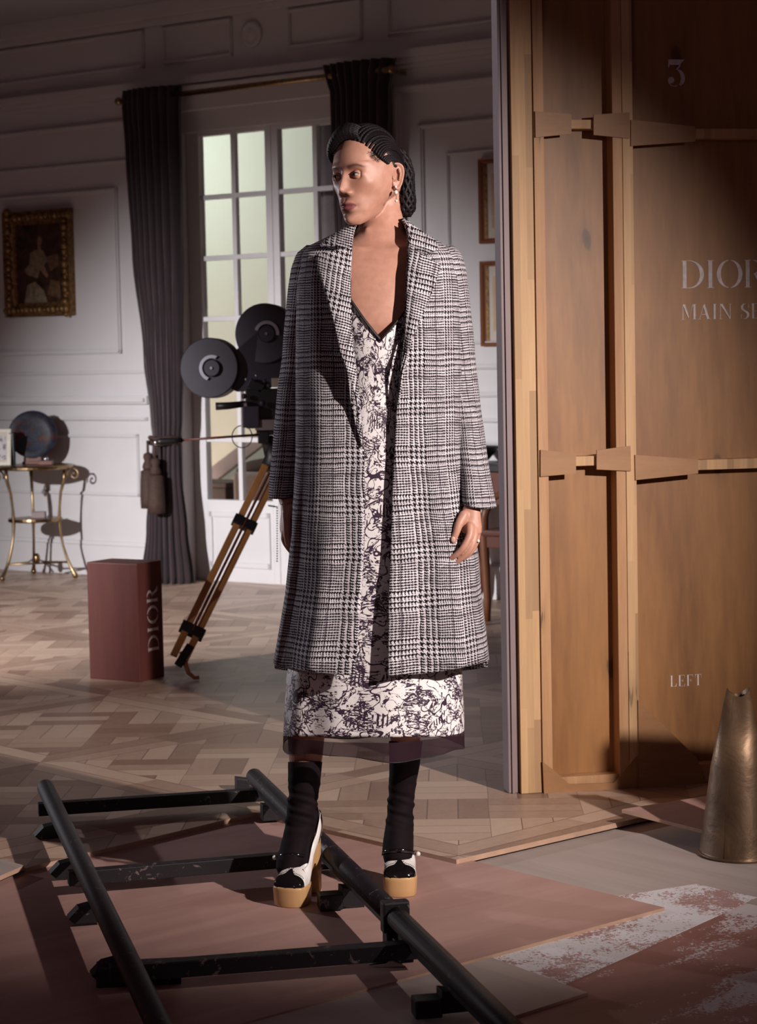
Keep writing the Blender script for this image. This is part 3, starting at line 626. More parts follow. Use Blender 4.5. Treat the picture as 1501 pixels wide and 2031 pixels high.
# ------------------------------------------------------------ camera dolly track
def dolly_track():
    za = .095
    a0 = G(90, 1562, za); a1 = G(318, 2040, za); b0 = G(504, 1540, za); b1 = G(1000, 2031, za)
    da = (a1-a0).normalized(); db = (b1-b0).normalized()
    a1 = a0+da*3.1; b1 = b0+db*3.1
    t = thing('dolly_track', 'scuffed black metal camera dolly track lying on the floorboards', 'camera track', (a0+b0)/2*1.0-Vector((0, 0, za)))
    def railtube(p, d, L, splits):
        mb = MB(); mb.tube([p, p+d*L], .0245, 20)
        return mb.build('rail', M['track'], t, smooth=False, bevel=.001)
    for o in (railtube(a0, da, 3.1, []), ):
        for p in o.data.polygons: p.use_smooth = len(p.vertices) == 4
    j = (G(800, 1815, za)-b0).dot(db)
    o = MB().tube([b0, b0+db*(j-.002)], .0245, 20).build('rail', M['track'], t, smooth=True)
    o = MB().tube([b0+db*(j+.002), b1], .0245, 20).build('rail', M['track'], t, smooth=True)
    # flat web under each rail
    for p, q, d in ((a0, a1, da), (b0, b1, db)):
        MB().bar(p+d*.03-Vector((0, 0, .026)), q-d*.01-Vector((0, 0, .026)), .012, .03).build('rail_web', M['track'], t)
    # sleepers
    for (ul, vl, ur, vr) in ((105, 1603, 495, 1577), (187, 1737, 552, 1706), (270, 1926, 778, 1886)):
        l = G(ul, vl, .05); r = G(ur, vr, .05); e = (r-l).normalized()
        # cut to the rails
        def hit(p, d, o, dd):
            den = d.x*dd.y-d.y*dd.x; k = ((o.x-p.x)*dd.y-(o.y-p.y)*dd.x)/den; return p+d*k
        L = hit(l, e, a0, da); R = hit(l, e, b0, db)
        MB().bar(L-e*.03, R+e*.03, .036, .036).build('cross_bar', M['track'], t, bevel=.002)
    def foot(u, v, d, side, sc=1.0):
        p = G(u, v, .0); n = Vector((d.y, -d.x, 0))*side
        q = hitp(p, d); m = MB()
        prof = [(-.02, .008), (.045, .008), (.06, .022), (.035, .046), (-.02, .056)]
        m.prism([q+n*x+Vector((0, 0, z))-d*.022 for x, z in prof], d*.044)
        m.build('rail_foot', M['track'], t, bevel=.002)
    def hitp(p, d):
        o = a0 if d is da else b0; k = (p-o).dot(d); x = o+d*k; return Vector((x.x, x.y, 0))
    for u, v in ((110, 1668), (150, 1742), (190, 1832), (240, 1945)): foot(u, v, da, -1 if da.x < 0 else 1)
    for u, v in ((497, 1575), (545, 1630), (640, 1727), (720, 1797), (905, 2010)): foot(u, v, db, -1)
    # low blocks under the right rail
    for (u, v) in ((715, 1800), (915, 2012)):
        q = hitp(G(u, v, 0), db); n = Vector((-db.y, db.x, 0)) if -db.y < 0 else Vector((db.y, -db.x, 0))
        MB().bar(q-Vector((.02, 0, -.022)), q+Vector((-.075, -.01, .022)), .05, .038).build('support_block', M['track'], t, bevel=.003)
    q = hitp(G(262, 1950, 0), da)
    MB().bar(q+Vector((-.05, .0, .022)), q+Vector((.13, .02, .022)), .055, .045).build('support_block', M['track'], t, bevel=.003)
    # joint bracket
    J = b0+db*j; sx = Vector((db.y, -db.x, 0)).normalized(); up = Vector((0, 0, 1))
    m = MB(); m.bar(J-db*.016+up*.0, J+db*.016+up*.0, .062, .07)
    m.build('joint_clamp', M['track'], t, bevel=.005)
    m = MB(); m.bar(J-db*.02+up*-.055, J+db*.02+up*-.055, .05, .07); m.bar(J+up*-.06-db*.05, J+up*-.06+db*.10, .03, .04); m.build('joint_post', M['track'], t, bevel=.003)
    m = MB(); c = J+sx*(-.01)+up*(-.07); m.tube([c, c+Vector((-.01, -.03, -.005)), c+Vector((-.035, -.06, -.018)), c+Vector((-.07, -.065, -.021))], [.010, .009, .006, .003], 8, ell=.4); m.build('latch_lever', M['track'], t, smooth=True)
    return t
dolly_track()
# ------------------------------------------------------------ red box
c0 = Vector((-1.0, 8.688, .012)); ax = Vector((-.236, .14, 0)).normalized(); ay = Vector((.115, .149, 0)).normalized(); ay = Vector((-ax.y, ax.x, 0)) if Vector((-ax.y, ax.x, 0)).dot(ay) > 0 else Vector((ax.y, -ax.x, 0))
bx = thing('wooden_box', 'dark red wooden box standing on end with white lettering on its side', 'box', c0+ax*.14+ay*.095)
LX, LY, HB = .262, .170, .492
b = MB().prism([c0, c0+ax*LX, c0+ax*LX+ay*LY, c0+ay*LY], (0, 0, HB)); b.build('box_body', M['redbox'], bx, bevel=.004)
o_ = c0+ay*(.133)+Vector((0, 0, .115))-ax*.0012
letters('DIOR', o_, Vector((0, 0, 1)), -ay, .073, .075, .0008, 1.20).build('stencil_lettering', M['stencil'], bx)
# ------------------------------------------------------------ brass side table
TC = G(74, 1146, .012)
def table():
    t = thing('side_table', 'round gilt metal side table with scrolled legs beside the white wall', 'side table', TC)
    ex, ey = WD, WN
    def p(a, r, z): return TC+ex*(r*math.cos(a))+ey*(r*math.sin(a))+Vector((0, 0, z))
    MB().lathe(TC, [(.001, .675), (.235, .675), (.242, .682), (.242, .692), (.235, .70), (.001, .70)], 48).build('tabletop', M['brass'], t, bevel=0)
    MB().lathe(TC, [(.15, .352), (.165, .352), (.168, .36), (.165, .372), (.001, .372), (.001, .352)], 40).build('shelf', M['brass'], t)
    for k in range(3):
        a = math.radians((-30+6, 90+6+0, 210+6)[k]) if 0 else math.radians((100, 340, 220)[k])
        pts = [(.205, .68), (.20, .61), (.175, .53), (.165, .44), (.16, .36), (.165, .28), (.18, .20), (.205, .12), (.235, .055), (.25, .03), (.256, .014)]
        MB().tube([p(a, r, z) for r, z in pts], [.011, .011, .009, .008, .012, .008, .008, .009, .010, .014, .016], 10).build('leg', M['brass'], t, smooth=True)
        sc = [(.215+.045*(1-i/26)*math.cos(math.radians(200-i*22))+.05, .640+.045*(1-i/26)*math.sin(math.radians(200-i*22))) for i in range(24)]
        MB().tube([p(a, r, z) for r, z in sc], .006, 8).build('scroll', M['brass'], t, smooth=True)
        MB().sph(p(a, .256, .018), .018).build('foot', M['brass'], t, smooth=True)
        a2 = math.radians((340, 220, 100)[k])
        MB().tube([p(a, .215, .10), p((a+a2)/2 if abs(a-a2) < 3.2 else (a+a2)/2+math.pi, .06, .095), p(a2, .215, .10)], .0055, 8).build('stretcher', M['brass'], t, smooth=True)
    MB().sph(TC+Vector((0, 0, .12)), .022, sc=(1, 1, 1.5)).build('finial', M['brass'], t, smooth=True)
    return t
table()
# display plate on the table
dc = Y(43, 862, (TC.y-.0)); dc = Vector((dc.x, TC.y+.08, dc.z)); top = .714
R_ = .150; cc = TC+WD*(-.06)+WN*(-.06)+Vector((0, 0, top-.012+R_+.03))
dv = (EYE-cc).normalized(); dv = (dv+Vector((0, 0, .18))).normalized()
dt = thing('display_plate', 'round dark enamelled display plate with blue and red pattern on the gilt side table', 'plate', Vector((cc.x, cc.y, top)))
MB().lathe(cc, [(.001, -.012), (.09, -.010), (.145, .008), (R_, .014), (.146, .018), (.10, .008), (.05, .004), (.001, .004)], 48, dv, cap=False).build('plate', M['lacquer'], dt, smooth=True)
st = MB(); s0_ = Vector((cc.x, cc.y, top)); st.box(s0_+Vector((0, -.0, .008)), (.13, .09, .016)); st.box(s0_+Vector((.0, -.035, .03)), (.11, .012, .03)); st.build('plate_stand', M['mahogany'], dt, bevel=.003)
# photo frame
pc = Y(-2, 890, TC.y-.10)
pft = thing('photo_frame', 'ivory photo frame with a black and white picture at the left edge', 'photo frame', Vector((pc.x, pc.y, top)))
ang = Matrix.Rotation(math.radians(-12), 3, 'X')
def pb_(w, h, d, dz, dy, dx=0): return MB().box(Vector((pc.x+dx, pc.y+dy, top+.113+dz)), (w, d, h), ang)
fr = MB()
for (w_, h_, dx, dz) in ((.022, .225, -.062, 0), (.022, .225, .062, 0), (.104, .022, 0, .1015), (.104, .022, 0, -.1015)):
    fr.box(Vector((pc.x+dx, pc.y, top+.113+dz*.98)) + Vector((0, dz*.21, 0)), (w_, .014, h_), ang)
fr.build('frame', M['offwhite'], pft, bevel=.0015)
pb_(.126, .20, .004, 0, .004).build('picture_mat', M['paper'], pft); pb_(.085, .15, .002, 0, .0008).build('photograph', M['photo'], pft)
bkk = MB().box(Vector((pc.x+.075, pc.y+.035, top+.10)), (.03, .05, .2)); tag(bkk.build('black_case', M['black'], bevel=.003), 'small upright black case behind the ivory photo frame', 'case')
# little red and silver trinket
tcn = TC+WD*.125+WN*.02; tk = thing('trinket_box', 'tiny dark red trinket box with a silver dome on the gilt table', 'trinket', Vector((tcn.x, tcn.y, top)))
bb_ = Vector((tcn.x, tcn.y, top)); MB().box(bb_+Vector((0, 0, .014)), (.085, .05, .028)).build('box_body', M['mahogany'], tk, bevel=.004); MB().sph(bb_+Vector((.0, 0, .036)), .016).build('dome', M['chrome'], tk, smooth=True); MB().sph(bb_+Vector((.034, -.02, .03)), .008).build('bead', M['black'], tk, smooth=True)
sb = TC+WD*.03+Vector((0, 0, .372-.0)); tag(MB().box(sb+Vector((0, 0, .02)), (.085, .06, .038)).build('grey_box', M['mauve'], bevel=.003), 'small grey box on the lower shelf of the gilt table', 'box')
# ------------------------------------------------------------ film camera on tripod
YC = 9.3
cam_t = thing('film_camera', 'vintage black film camera with two round magazines behind the woman', 'movie camera', Y(545, 900, YC))
def cy(u, v, r, th, y=YC, prof=None):
    c = Y(u, v, y); return MB().lathe(c, prof or [(.001, -th), (r-.004, -th), (r, -th+.004), (r, th-.004), (r-.004, th), (.001, th)], 64, (-.22, -1, .03), cap=False)
r1 = .132
for (u, v) in ((420, 730), (529, 662)):
    m = cy(u, v, r1, .045, YC+.02); m.build('magazine_drum', M['camgrey'], cam_t)
    c = Y(u, v, YC-.035); ax_ = Vector((-.22, -1, .03)).normalized(); q = Vector((0, 0, 1)).rotation_difference(ax_)
    MB().lathe(c+ax_*.0, [(.001, 0), (.036, 0), (.038, .003), (.036, .008), (.034, .006), (.001, .006)], 40, ax_, cap=False).build('spindle_cap', M['camgrey'], cam_t)
    MB().lathe(c, [(.001, .004), (.006, .004), (.006, .012), (.001, .012)], 12, ax_, cap=False).build('spindle_screw', M['chrome'], cam_t)
    rx = Vector((1, 0, 0)); rx = (rx-ax_*rx.dot(ax_)).normalized(); rz_ = ax_.cross(rx); rz_ = rz_ if rz_.z > 0 else -rz_
    a0_, a1_ = (62, 252) if u < 500 else (-8, 160)
    pl = [(c+rx*(rr*math.cos(math.radians(a)))+rz_*(rr*math.sin(math.radians(a)))) for rr, rng in ((.057, range(a0_, a1_+1, 8)), (.043, range(a1_, a0_-1, -8))) for a in rng]
    MB().prism(pl, ax_*.004).build('footage_window', M['scale'], cam_t)
# web joining drums
w1 = [Y(u, v, YC-.02) for u, v in ((420, 668), (462, 690), (485, 680), (500, 700), (560, 640), (580, 760), (540, 800), (470, 780), (400, 790))]
MB().prism([Y(u, v, YC-.018) for u, v in ((440, 690), (468, 694), (530, 640), (585, 690), (572, 752), (520, 775), (470, 777), (430, 760))], (0, .08, 0)).build('magazine_housing', M['camgrey'], cam_t, bevel=.004)
def ybox(u0, v0, u1, v1, ya, yb): 
    a = Y(u0, v0, ya); b_ = Y(u1, v1, ya); return MB().box(((a.x+b_.x)/2, (ya+yb)/2, (a.z+b_.z)/2), (abs(b_.x-a.x), abs(yb-ya), abs(a.z-b_.z)))
ybox(486, 772, 600, 848, YC-.07, YC+.10).build('camera_body', M['black'], cam_t, bevel=.006)
ybox(480, 806, 515, 848, YC-.11, YC-.06).build('motor_housing', M['camgrey'], cam_t, bevel=.006)
ybox(505, 833, 600, 852, YC-.10, YC+.08).build('base_plate', M['mauve'], cam_t, bevel=.003)
ybox(508, 846, 590, 862, YC-.08, YC+.06).build('mounting_plate', M['black'], cam_t, bevel=.003)
m = MB(); m.tube([Y(428, 806, YC-.09), Y(450, 805, YC-.09), Y(486, 801, YC-.09)], [.017, .016, .013], 16); m.build('eyepiece', M['black'], cam_t, smooth=True)
MB().tube([Y(484, 803, YC-.09), Y(490, 803, YC-.09)], .018, 16).build('eyepiece_ring', M['chrome'], cam_t)
for u, v, r in ((484, 786, .012), (488, 752, .006), (508, 745, .006), (525, 756, .009), (534, 765, .012), (520, 800, .014), (505, 826, .008)):
    MB().sph(Y(u, v, YC-.10), r, 12, 8).build('knob', M['camgrey'] if r > .008 else M['chrome'], cam_t, smooth=True)
ybox(538, 750, 560, 768, YC-.11, YC-.09).build('name_plate', M['offwhite'], cam_t, bevel=.002)
MB().box(Y(508, 765, YC-.05), (.07, .04, .04), Matrix.Rotation(.5, 3, 'Y')).build('gate_lever', M['black'], cam_t, bevel=.004)
loop = [Y(482+20*math.cos(a)-2, 868+22*math.sin(a)-2, YC-.10) for a in [math.radians(x) for x in range(-80, 280, 15)]]
MB().tube([Y(492, 822, YC-.1), Y(497, 845, YC-.1)]+loop, .0022, 6).build('cable', M['black'], cam_t, smooth=True)
# tripod
tri = thing('tripod', 'wooden film tripod with orange varnished legs and a long pan handle', 'tripod', G(430, 1340, .012))
hd_ = Y(545, 885, YC)
MB().lathe(Y(545, 905, YC), [(.001, -.06), (.04, -.06), (.06, -.03), (.045, .0), (.055, .05), (.075, .09), (.001, .09)], 24).build('tripod_head', M['black'], tri, smooth=True)
MB().box(Y(523, 868, YC-.06), (.05, .05, .05)).build('handle_clamp', M['black'], tri, bevel=.006)
MB().tube([Y(360, 873, YC-.10), Y(515, 862, YC-.08)], .0055, 10).build('pan_handle', M['mahogany'], tri, smooth=True)
MB().tube([Y(311, 877, YC-.10), Y(320, 876, YC-.10), Y(345, 874.5, YC-.10), Y(362, 873, YC-.10)], [.012, .016, .014, .010], 12).build('handle_grip', M['black'], tri, smooth=True)
MB().sph(Y(310, 878, YC-.105), .013).build('grip_cap', M['chrome'], tri, smooth=True)
def leg(tu, tv, bu, bv, ty, by, foot=True):
    a = Y(tu, tv, ty); b_ = Y(bu, bv, by); d = (b_-a).normalized()
    sx = d.cross(Vector((0, -1, 0))).normalized(); 
    g = MB()
    for off in (-.033, .033):
        g = MB(); g.bar(a+sx*off*.9, b_+sx*off*.75, .030, .026, up=(0, -1, 0)); lg = g.build('leg', M['oak'], tri, bevel=.002)
    MB().tube([a+(b_-a)*.02+Vector((0, -.02, 0)), a+(b_-a)*.86+Vector((0, -.02, 0))], .006, 8).build('centre_rod', M['mahogany'], tri)
    for f in (.30, .86):
        MB().bar(a+(b_-a)*(f-.02), a+(b_-a)*(f+.025), .105, .044, up=(0, -1, 0)).build('collar', M['black'], tri, bevel=.003)
    MB().bar(a+(b_-a)*.93-sx*.02, b_+d*.03-sx*.01, .035, .03, up=(0, -1, 0)).build('foot_spike', M['black'], tri, bevel=.003)
    if foot:
        e = b_; MB().tube([e+d*-.03, e+Vector((.04, -.02, -.06)), e+Vector((.065, -.03, -.08)), e+Vector((.085, -.03, -.078))], [.013, .010, .008, .009], 8).build('foot_lever', M['oak'], tri, smooth=True)
G1 = G(352, 1325, .06)
leg(538, 930, 355, 1305, YC-.03, G1.y)
g2 = Vector((.25, 9.0, .09)); leg2a = Y(560, 930, YC)
for tgt in (Vector((-.02, 10.0, .09)), Vector((.10, 8.75, .09))):
    a = Y(552, 930, YC); d = (tgt-a).normalized(); sx = d.cross(Vector((0, -1, 0))).normalized()
    for off in (-.03, .03): MB().bar(a+sx*off, tgt+sx*off*.75, .030, .026, up=(0, -1, 0)).build('leg', M['oak'], tri, bevel=.002)
    MB().bar(a+(tgt-a)*.85, tgt+d*.02, .06, .04, up=(0, -1, 0)).build('foot_spike', M['black'], tri, bevel=.003)
ch = MB(); p0 = Y(520, 1001, YC-.1)
for k in range(13): ch.sph(Y(533+k*1.4, 1003+min(1, k)*k*.2, YC-.1) if k < 10 else Y(549, 1005, YC-.1), .0035, 8, 6)
for k in range(22): ch.sph(Y(549.5, 1008+k*5, YC-.1), .0035, 8, 6)
ch.build('spreader_chain', M['black'], tri, smooth=True)
# ------------------------------------------------------------ desk behind on the right
DC = W3(2.85, .012, .50)
dk = thing('writing_desk', 'dark red wooden writing desk with curved legs behind the coat sleeve', 'desk', DC)
def dbox(s0, z0, s1, z1, n0, n1): m = MB(); wbox(m, s0, z0, s1, z1, n0, n1); return m
dbox(2.36, .73, 3.4, .765, .04, .46).build('desk_top', M['black'], dk, bevel=.006)
dbox(2.39, .56, 3.37, .73, .06, .44).build('apron', M['mahogany'], dk, bevel=.004)
dr_ = dbox(2.42, .60, 2.75, .70, .44, .453); dro = dr_.build('drawer', M['mahogany'], dk, bevel=.004)
MB().sph(W3(2.62, .65, .47), .014).build('drawer_knob', M['brass'], dro, smooth=True)
for s_, n_ in ((2.43, .40), (2.43, .11), (3.32, .40), (3.32, .11)):
    pts = [W3(s_-.01, .72, n_), W3(s_-.03, .60, n_), W3(s_+.005, .42, n_), W3(s_+.03, .22, n_), W3(s_+.025, .08, n_), W3(s_, .012, n_)]
    MB().tube(pts, [.04, .042, .032, .024, .018, .022], 12).build('leg', M['mahogany'], dk, smooth=True)
cl = G(966, 1232, .012); wb_ = plain('warm_brown_wood', (.20, .075, .035), .4)
dch = thing('wooden_chair', 'brown wooden chair between the coat sleeve and the stage flat', 'chair', cl+WD*.22-WN*.15)
CM = Matrix((WD, WN, Vector((0, 0, 1)))).transposed()
def cq(a, b, z): return cl+WD*a-WN*b+Vector((0, 0, z))
MB().box(cq(.22, .14, .44), (.48, .33, .035), CM).build('seat', M['mahogany'], dch, bevel=.012)
MB().box(cq(.22, .14, .395), (.44, .30, .055), CM).build('seat_frame', M['mahogany'], dch, bevel=.004)
for a, b, h in ((0, 0, .60), (.44, 0, .60), (0, .27, .40), (.44, .27, .40)):
    k = -1 if a == 0 else 1
    pts = [cq(a+k*x_, b, z) for x_, z in ((.0, 0), (-.004, .10), (.002, .25), (.012, .42), (.006, .52), (-.02, h))] if h > .5 else [cq(a, b, 0), cq(a, b, .2), cq(a, b, h)]
    MB().tube(pts, [.017, .019, .022, .025, .022, .02][:len(pts)], 12).build('leg', wb_, dch, smooth=True)
MB().tube([cq(.02, 0, .60), cq(.10, -.01, .64), cq(.22, -.01, .655), cq(.34, -.01, .64), cq(.42, 0, .60)], .018, 10).build('back_rail', wb_, dch, smooth=True)
bw = W3(2.55, .765, .26); MB_ = MB().lathe(bw, [(.04, 0), (.05, .008), (.09, .05), (.12, .085), (.115, .088), (.085, .055), (.04, .015), (.001, .012)], 32, cap=False)
tag(MB_.build('bowl', M['black'], smooth=True), 'dark bowl on the top of the writing desk', 'bowl')
# ------------------------------------------------------------ brass cone
mc = G(1462, 1712, -.008); mc = Vector((mc.x+.022, mc.y+.10, -.0088))
mg = thing('brass_cone', 'tarnished brass megaphone cone standing on its wide end by the plywood flat', 'megaphone', mc)
prof = [(.106, 0), (.108, .004), (.104, .008), (.103, .012), (.070, .24), (.031, .440)]
rows = []
N_ = 64
for i, (r, z) in enumerate(prof):
    row = []
    for k in range(N_):
        a = 2*math.pi*k/N_; dent = .004*math.sin(3*a+z*20)*(1 if 0 < i < 5 else .3); zz = z+(.010*math.cos(2*a) if i == 5 else 0)
        row.append(mc+Vector(((r+dent)*math.cos(a), (r+dent)*math.sin(a), zz)))
    rows.append(row)
o = MB().grid(rows, closed=True).build('cone_wall', M['megaphone'], mg, smooth=True); sm = o.modifiers.new('s', 'SOLIDIFY'); sm.thickness = .003
MB().tube([mc+Vector((.105*math.cos(a), .105*math.sin(a), .006)) for a in [2*math.pi*k/48 for k in range(49)]], .004, 8, False).build('rim', M['megaphone'], mg, smooth=True)
MB().tube([mc+Vector((-.055, -.088, .01)), mc+Vector((-.017, -.026, .432))], .0018, 6).build('seam', M['megaphone'], mg, smooth=True)

# ------------------------------------------------------------ black flag added out of view on the right, to shade the flat's foot
ec = thing('added_light_flag', 'black light flag on a stand, added out of view to shade the stage flat', 'light flag', Vector((1.85, 4.9, -.029)))
MB().box(Vector((1.87, 4.9, .50)), (1.0, .03, .96)).build('panel', M['black'], ec, bevel=.004)
MB().tube([Vector((1.87, 4.93, -.0088)), Vector((1.87, 4.93, 1.02))], .014, 10).build('pole', M['chrome'], ec, smooth=True)
for a in (90, 210, 330): MB().tube([Vector((1.87, 4.93, .20)), Vector((1.87+.3*math.cos(math.radians(a)), 4.93+.3*math.sin(math.radians(a)), .0))], .0085, 8).build('leg', M['chrome'], ec, smooth=True)
# ============================================================ the standing woman
Y0 = 5.2
PX = 4200/Y0
def P(u, v, dy=0.0): return Y(u, v, Y0+dy)
person = thing('person', 'standing woman in a black and white check tweed coat, printed dress and platform shoes', 'person', P(700, 1770)*1.0-Vector((0, 0, P(700, 1770).z)))
def interp(tab, v):
    vs = [t[0] for t in tab]
    return [float(np.interp(v, vs, [t[k] for t in tab])) for k in range(1, len(tab[0]))]
def sinterp(tab, v):
    # smooth (monotone-ish) interpolation by sampling twice around
    e = 9.0; a = interp(tab, v-e); b = interp(tab, v); c = interp(tab, v+e); return [(x+2*y+z)/4 for x, y, z in zip(a, b, c)]
# ---------------- head
HY, HT, HR = math.radians(40), math.radians(3), math.radians(-2)
HC0 = Y(727, 351, Y0-.01)
Rh = Matrix.Rotation(-HY, 3, 'Z') @ Matrix.Rotation(HR, 3, 'Y')
# local frame: x = her left, y = forward, z = up
B0 = Matrix(((1, 0, 0), (0, -1, 0), (0, 0, 1)))
def HL(p): return HC0 + Rh @ (B0 @ Vector(p))
def prof(tab, z): zs = [t[0] for t in tab][::-1]; return float(np.interp(z, zs, [t[1] for t in tab][::-1]))
FR = [(.118, 0), (.113, .028), (.102, .050), (.085, .068), (.06, .083), (.04, .089), (.022, .0905), (.004, .084), (-.02, .082), (-.045, .082), (-.06, .082), (-.078, .080), (-.092, .076), (-.102, .078), (-.112, .074), (-.120, .058), (-.124, .03)]
BK = [(.118, 0), (.110, -.035), (.09, -.066), (.06, -.088), (.02, -.098), (-.02, -.094), (-.05, -.082), (-.08, -.062), (-.1, -.05), (-.124, -.045)]
HW = [(.118, 0), (.113, .026), (.102, .044), (.085, .058), (.055, .070), (.025, .0745), (0, .0735), (-.025, .070), (-.045, .0655), (-.065, .058), (-.085, .048), (-.100, .038), (-.112, .0285), (-.120, .018), (-.124, .008)]
def smooth_tab(t):
    zs = np.linspace(-.124, .118, 160); v = np.array([prof(t, z) for z in zs]); k = np.array([1, 2, 3, 2, 1.])/9
    vv = np.convolve(np.pad(v, 2, 'edge'), k, 'valid'); vv = np.convolve(np.pad(vv, 2, 'edge'), k, 'valid'); return zs, vv
_fr, _bk, _hw = smooth_tab(FR), smooth_tab(BK), smooth_tab(HW)
def head_pts():
    NZ, NA = 190, 260; pts = np.zeros((NZ, NA, 3))
    for i in range(NZ):
        q = i/(NZ-1); z = -.124+.242*(.5-.5*math.cos(math.pi*(q*.96+.02)))
        f, b, h = (np.interp(z, *_fr), np.interp(z, *_bk), np.interp(z, *_hw)); cy_ = -.008
        if z < -.05: cy_ = -.008+(-.05-z)*.25
        a = np.linspace(0, 2*math.pi, NA, endpoint=False); s, c = np.sin(a), np.cos(a)
        ex = 1.0; pts[i, :, 0] = h*np.sign(s)*np.abs(s)**.92
        pts[i, :, 1] = cy_+np.where(c > 0, (f-cy_)*np.abs(c)**(1.0 if z > .03 else .92), -(cy_-b)*np.abs(c)**.95); pts[i, :, 2] = z
    return pts
HP = head_pts()
_k = np.clip((-.035-HP[..., 2])/.06, 0, 1); HP[..., 2] += np.clip(.050-HP[..., 1], 0, .09)*.42*_k
def brush(c, r, d, sym=True, aniso=(1, 1, 1), p=1.0):
    for sx in ((1, -1) if sym and abs(c[0]) > 1e-4 else (1,)):
        cc = np.array([c[0]*sx, c[1], c[2]]); dd = np.array([d[0]*sx, d[1], d[2]]); q = (HP-cc)/(np.array(aniso)*r)
        w = np.exp(-(q**2).sum(-1)*p)[..., None]; HP[...] += w*dd
FY = .084
# sockets, brow, cheekbones, temple
brush((.0285, FY, .0005), .016, (0, -.0100, 0), aniso=(1.15, 1.6, .8)); brush((.0455, .062, -.001), .0105, (.001, .0078, 0))
brush((.030, FY, .020), .014, (0, .0035, 0), aniso=(1.7, 2, .6))
brush((.0, FY, .012), .010, (0, -.002, 0))
brush((.050, .06, -.022), .020, (.003, .005, .002), aniso=(1.1, 1.6, .8))
brush((.052, .05, -.060), .022, (-.003, -.002, 0), aniso=(1, 1.6, 1))
brush((.070, .04, .035), .022, (-.004, -.002, 0))
# nose: bridge, tip, wings
for z, y_, r in ((.006, .006, .0085), (-.004, .009, .0080), (-.014, .0125, .0080), (-.024, .0165, .0085), (-.033, .0200, .0090)):
    brush((0, FY, z), r, (0, y_*.62, 0), False, (1.0, 3, 1.15))
brush((0, FY+.012, -.040), .0105, (0, .0105, .000), False, (1.05, 3, .85))
brush((.0125, FY, -.043), .0072, (.0022, .0075, 0), aniso=(1, 3, .9))
brush((0, FY+.004, -.0535), .010, (0, -.0035, .0015), False, (1.4, 2, .45))
brush((.0065, FY+.014, -.049), .0034, (0, -.006, .0028), aniso=(1.1, 2, .8))
# mouth
brush((0, FY-.002, -.073), .017, (0, .0050, 0), False, (1.5, 3, 1.0))
brush((0, FY, -.0690), .0050, (0, .0052, 0), False, (3.4, 4, .9)); brush((.0062, FY, -.0668), .0042, (0, .0022, .0008), aniso=(1.5, 4, .8))
brush((0, FY, -.0805), .0060, (0, .0060, 0), False, (2.7, 4, .9))
brush((0, FY, -.0742), .0024, (0, -.0060, 0), False, (7.2, 4, .8))
brush((.0245, FY-.01, -.0745), .0055, (0, -.0035, 0), aniso=(1, 3, 1))
brush((0, FY, -.0915), .0070, (0, -.0045, 0), False, (2.4, 3, .8))
brush((0, FY, -.0605), .0040, (0, -.0016, 0), False, (.8, 3, 1.5))
brush((0, FY-.006, -.108), .014, (0, .0045, -.001), False, (1.3, 2, .9))
hm = MB(); NZ, NA = HP.shape[:2]
hm.v = [tuple(HL(HP[i, k])) for i in range(NZ) for k in range(NA)]
hm.f = [(i*NA+k, i*NA+(k+1) % NA, (i+1)*NA+(k+1) % NA, (i+1)*NA+k) for i in range(NZ-1) for k in range(NA)]+[tuple(range(NA))[::-1], tuple((NZ-1)*NA+k for k in range(NA))]
# ---------------- body volume pieces (united by voxel remesh)
def ring_tube(mb, rings, n=48):
    """rings: (center, rx, ry, optional x axis)"""
    vs = []; 
    for c, rx, ry in rings:
        for k in range(n):
            a = 2*math.pi*k/n; vs.append(Vector(c)+Vector((rx*math.cos(a), ry*math.sin(a), 0)))
    m = len(rings); fs = [(i*n+k, i*n+(k+1) % n, (i+1)*n+(k+1) % n, (i+1)*n+k) for i in range(m-1) for k in range(n)]+[tuple(range(n))[::-1], tuple((m-1)*n+k for k in range(n))]
    mb.add(vs, fs)
parts = [hm]
nk = MB()      # neck with a slight forward lean
ring_tube(nk, [(P(757, v, dy), rx/PX, ry/PX) if False else (P(u, v, dy), rx/PX, ry/PX) for u, v, dy, rx, ry in
  ((762, 350, .055, 30, 34), (761, 380, .055, 36, 38), (760, 410, .052, 39, 39), (757, 435, .044, 42, 41), (754, 455, .036, 47, 45), (752, 470, .03, 56, 50), (751, 482, .035, 80, 54), (750, 500, .04, 110, 58))])
parts.append(nk)
to = MB()
ring_tube(to, [(P(u, v, dy), rx/PX, ry/PX) for u, v, dy, rx, ry in
  ((750, 474, .035, 60, 42), (750, 484, .035, 96, 58), (750, 500, .03, 128, 73), (750, 525, .025, 138, 86), (750, 560, .02, 134, 95), (750, 600, .015, 128, 100), (750, 640, .01, 122, 100), (750, 700, .02, 110, 88), (752, 780, .03, 98, 78), (754, 860, .03, 112, 88), (752, 960, .03, 128, 96), (750, 1040, .03, 126, 92))], 72)
parts.append(to)
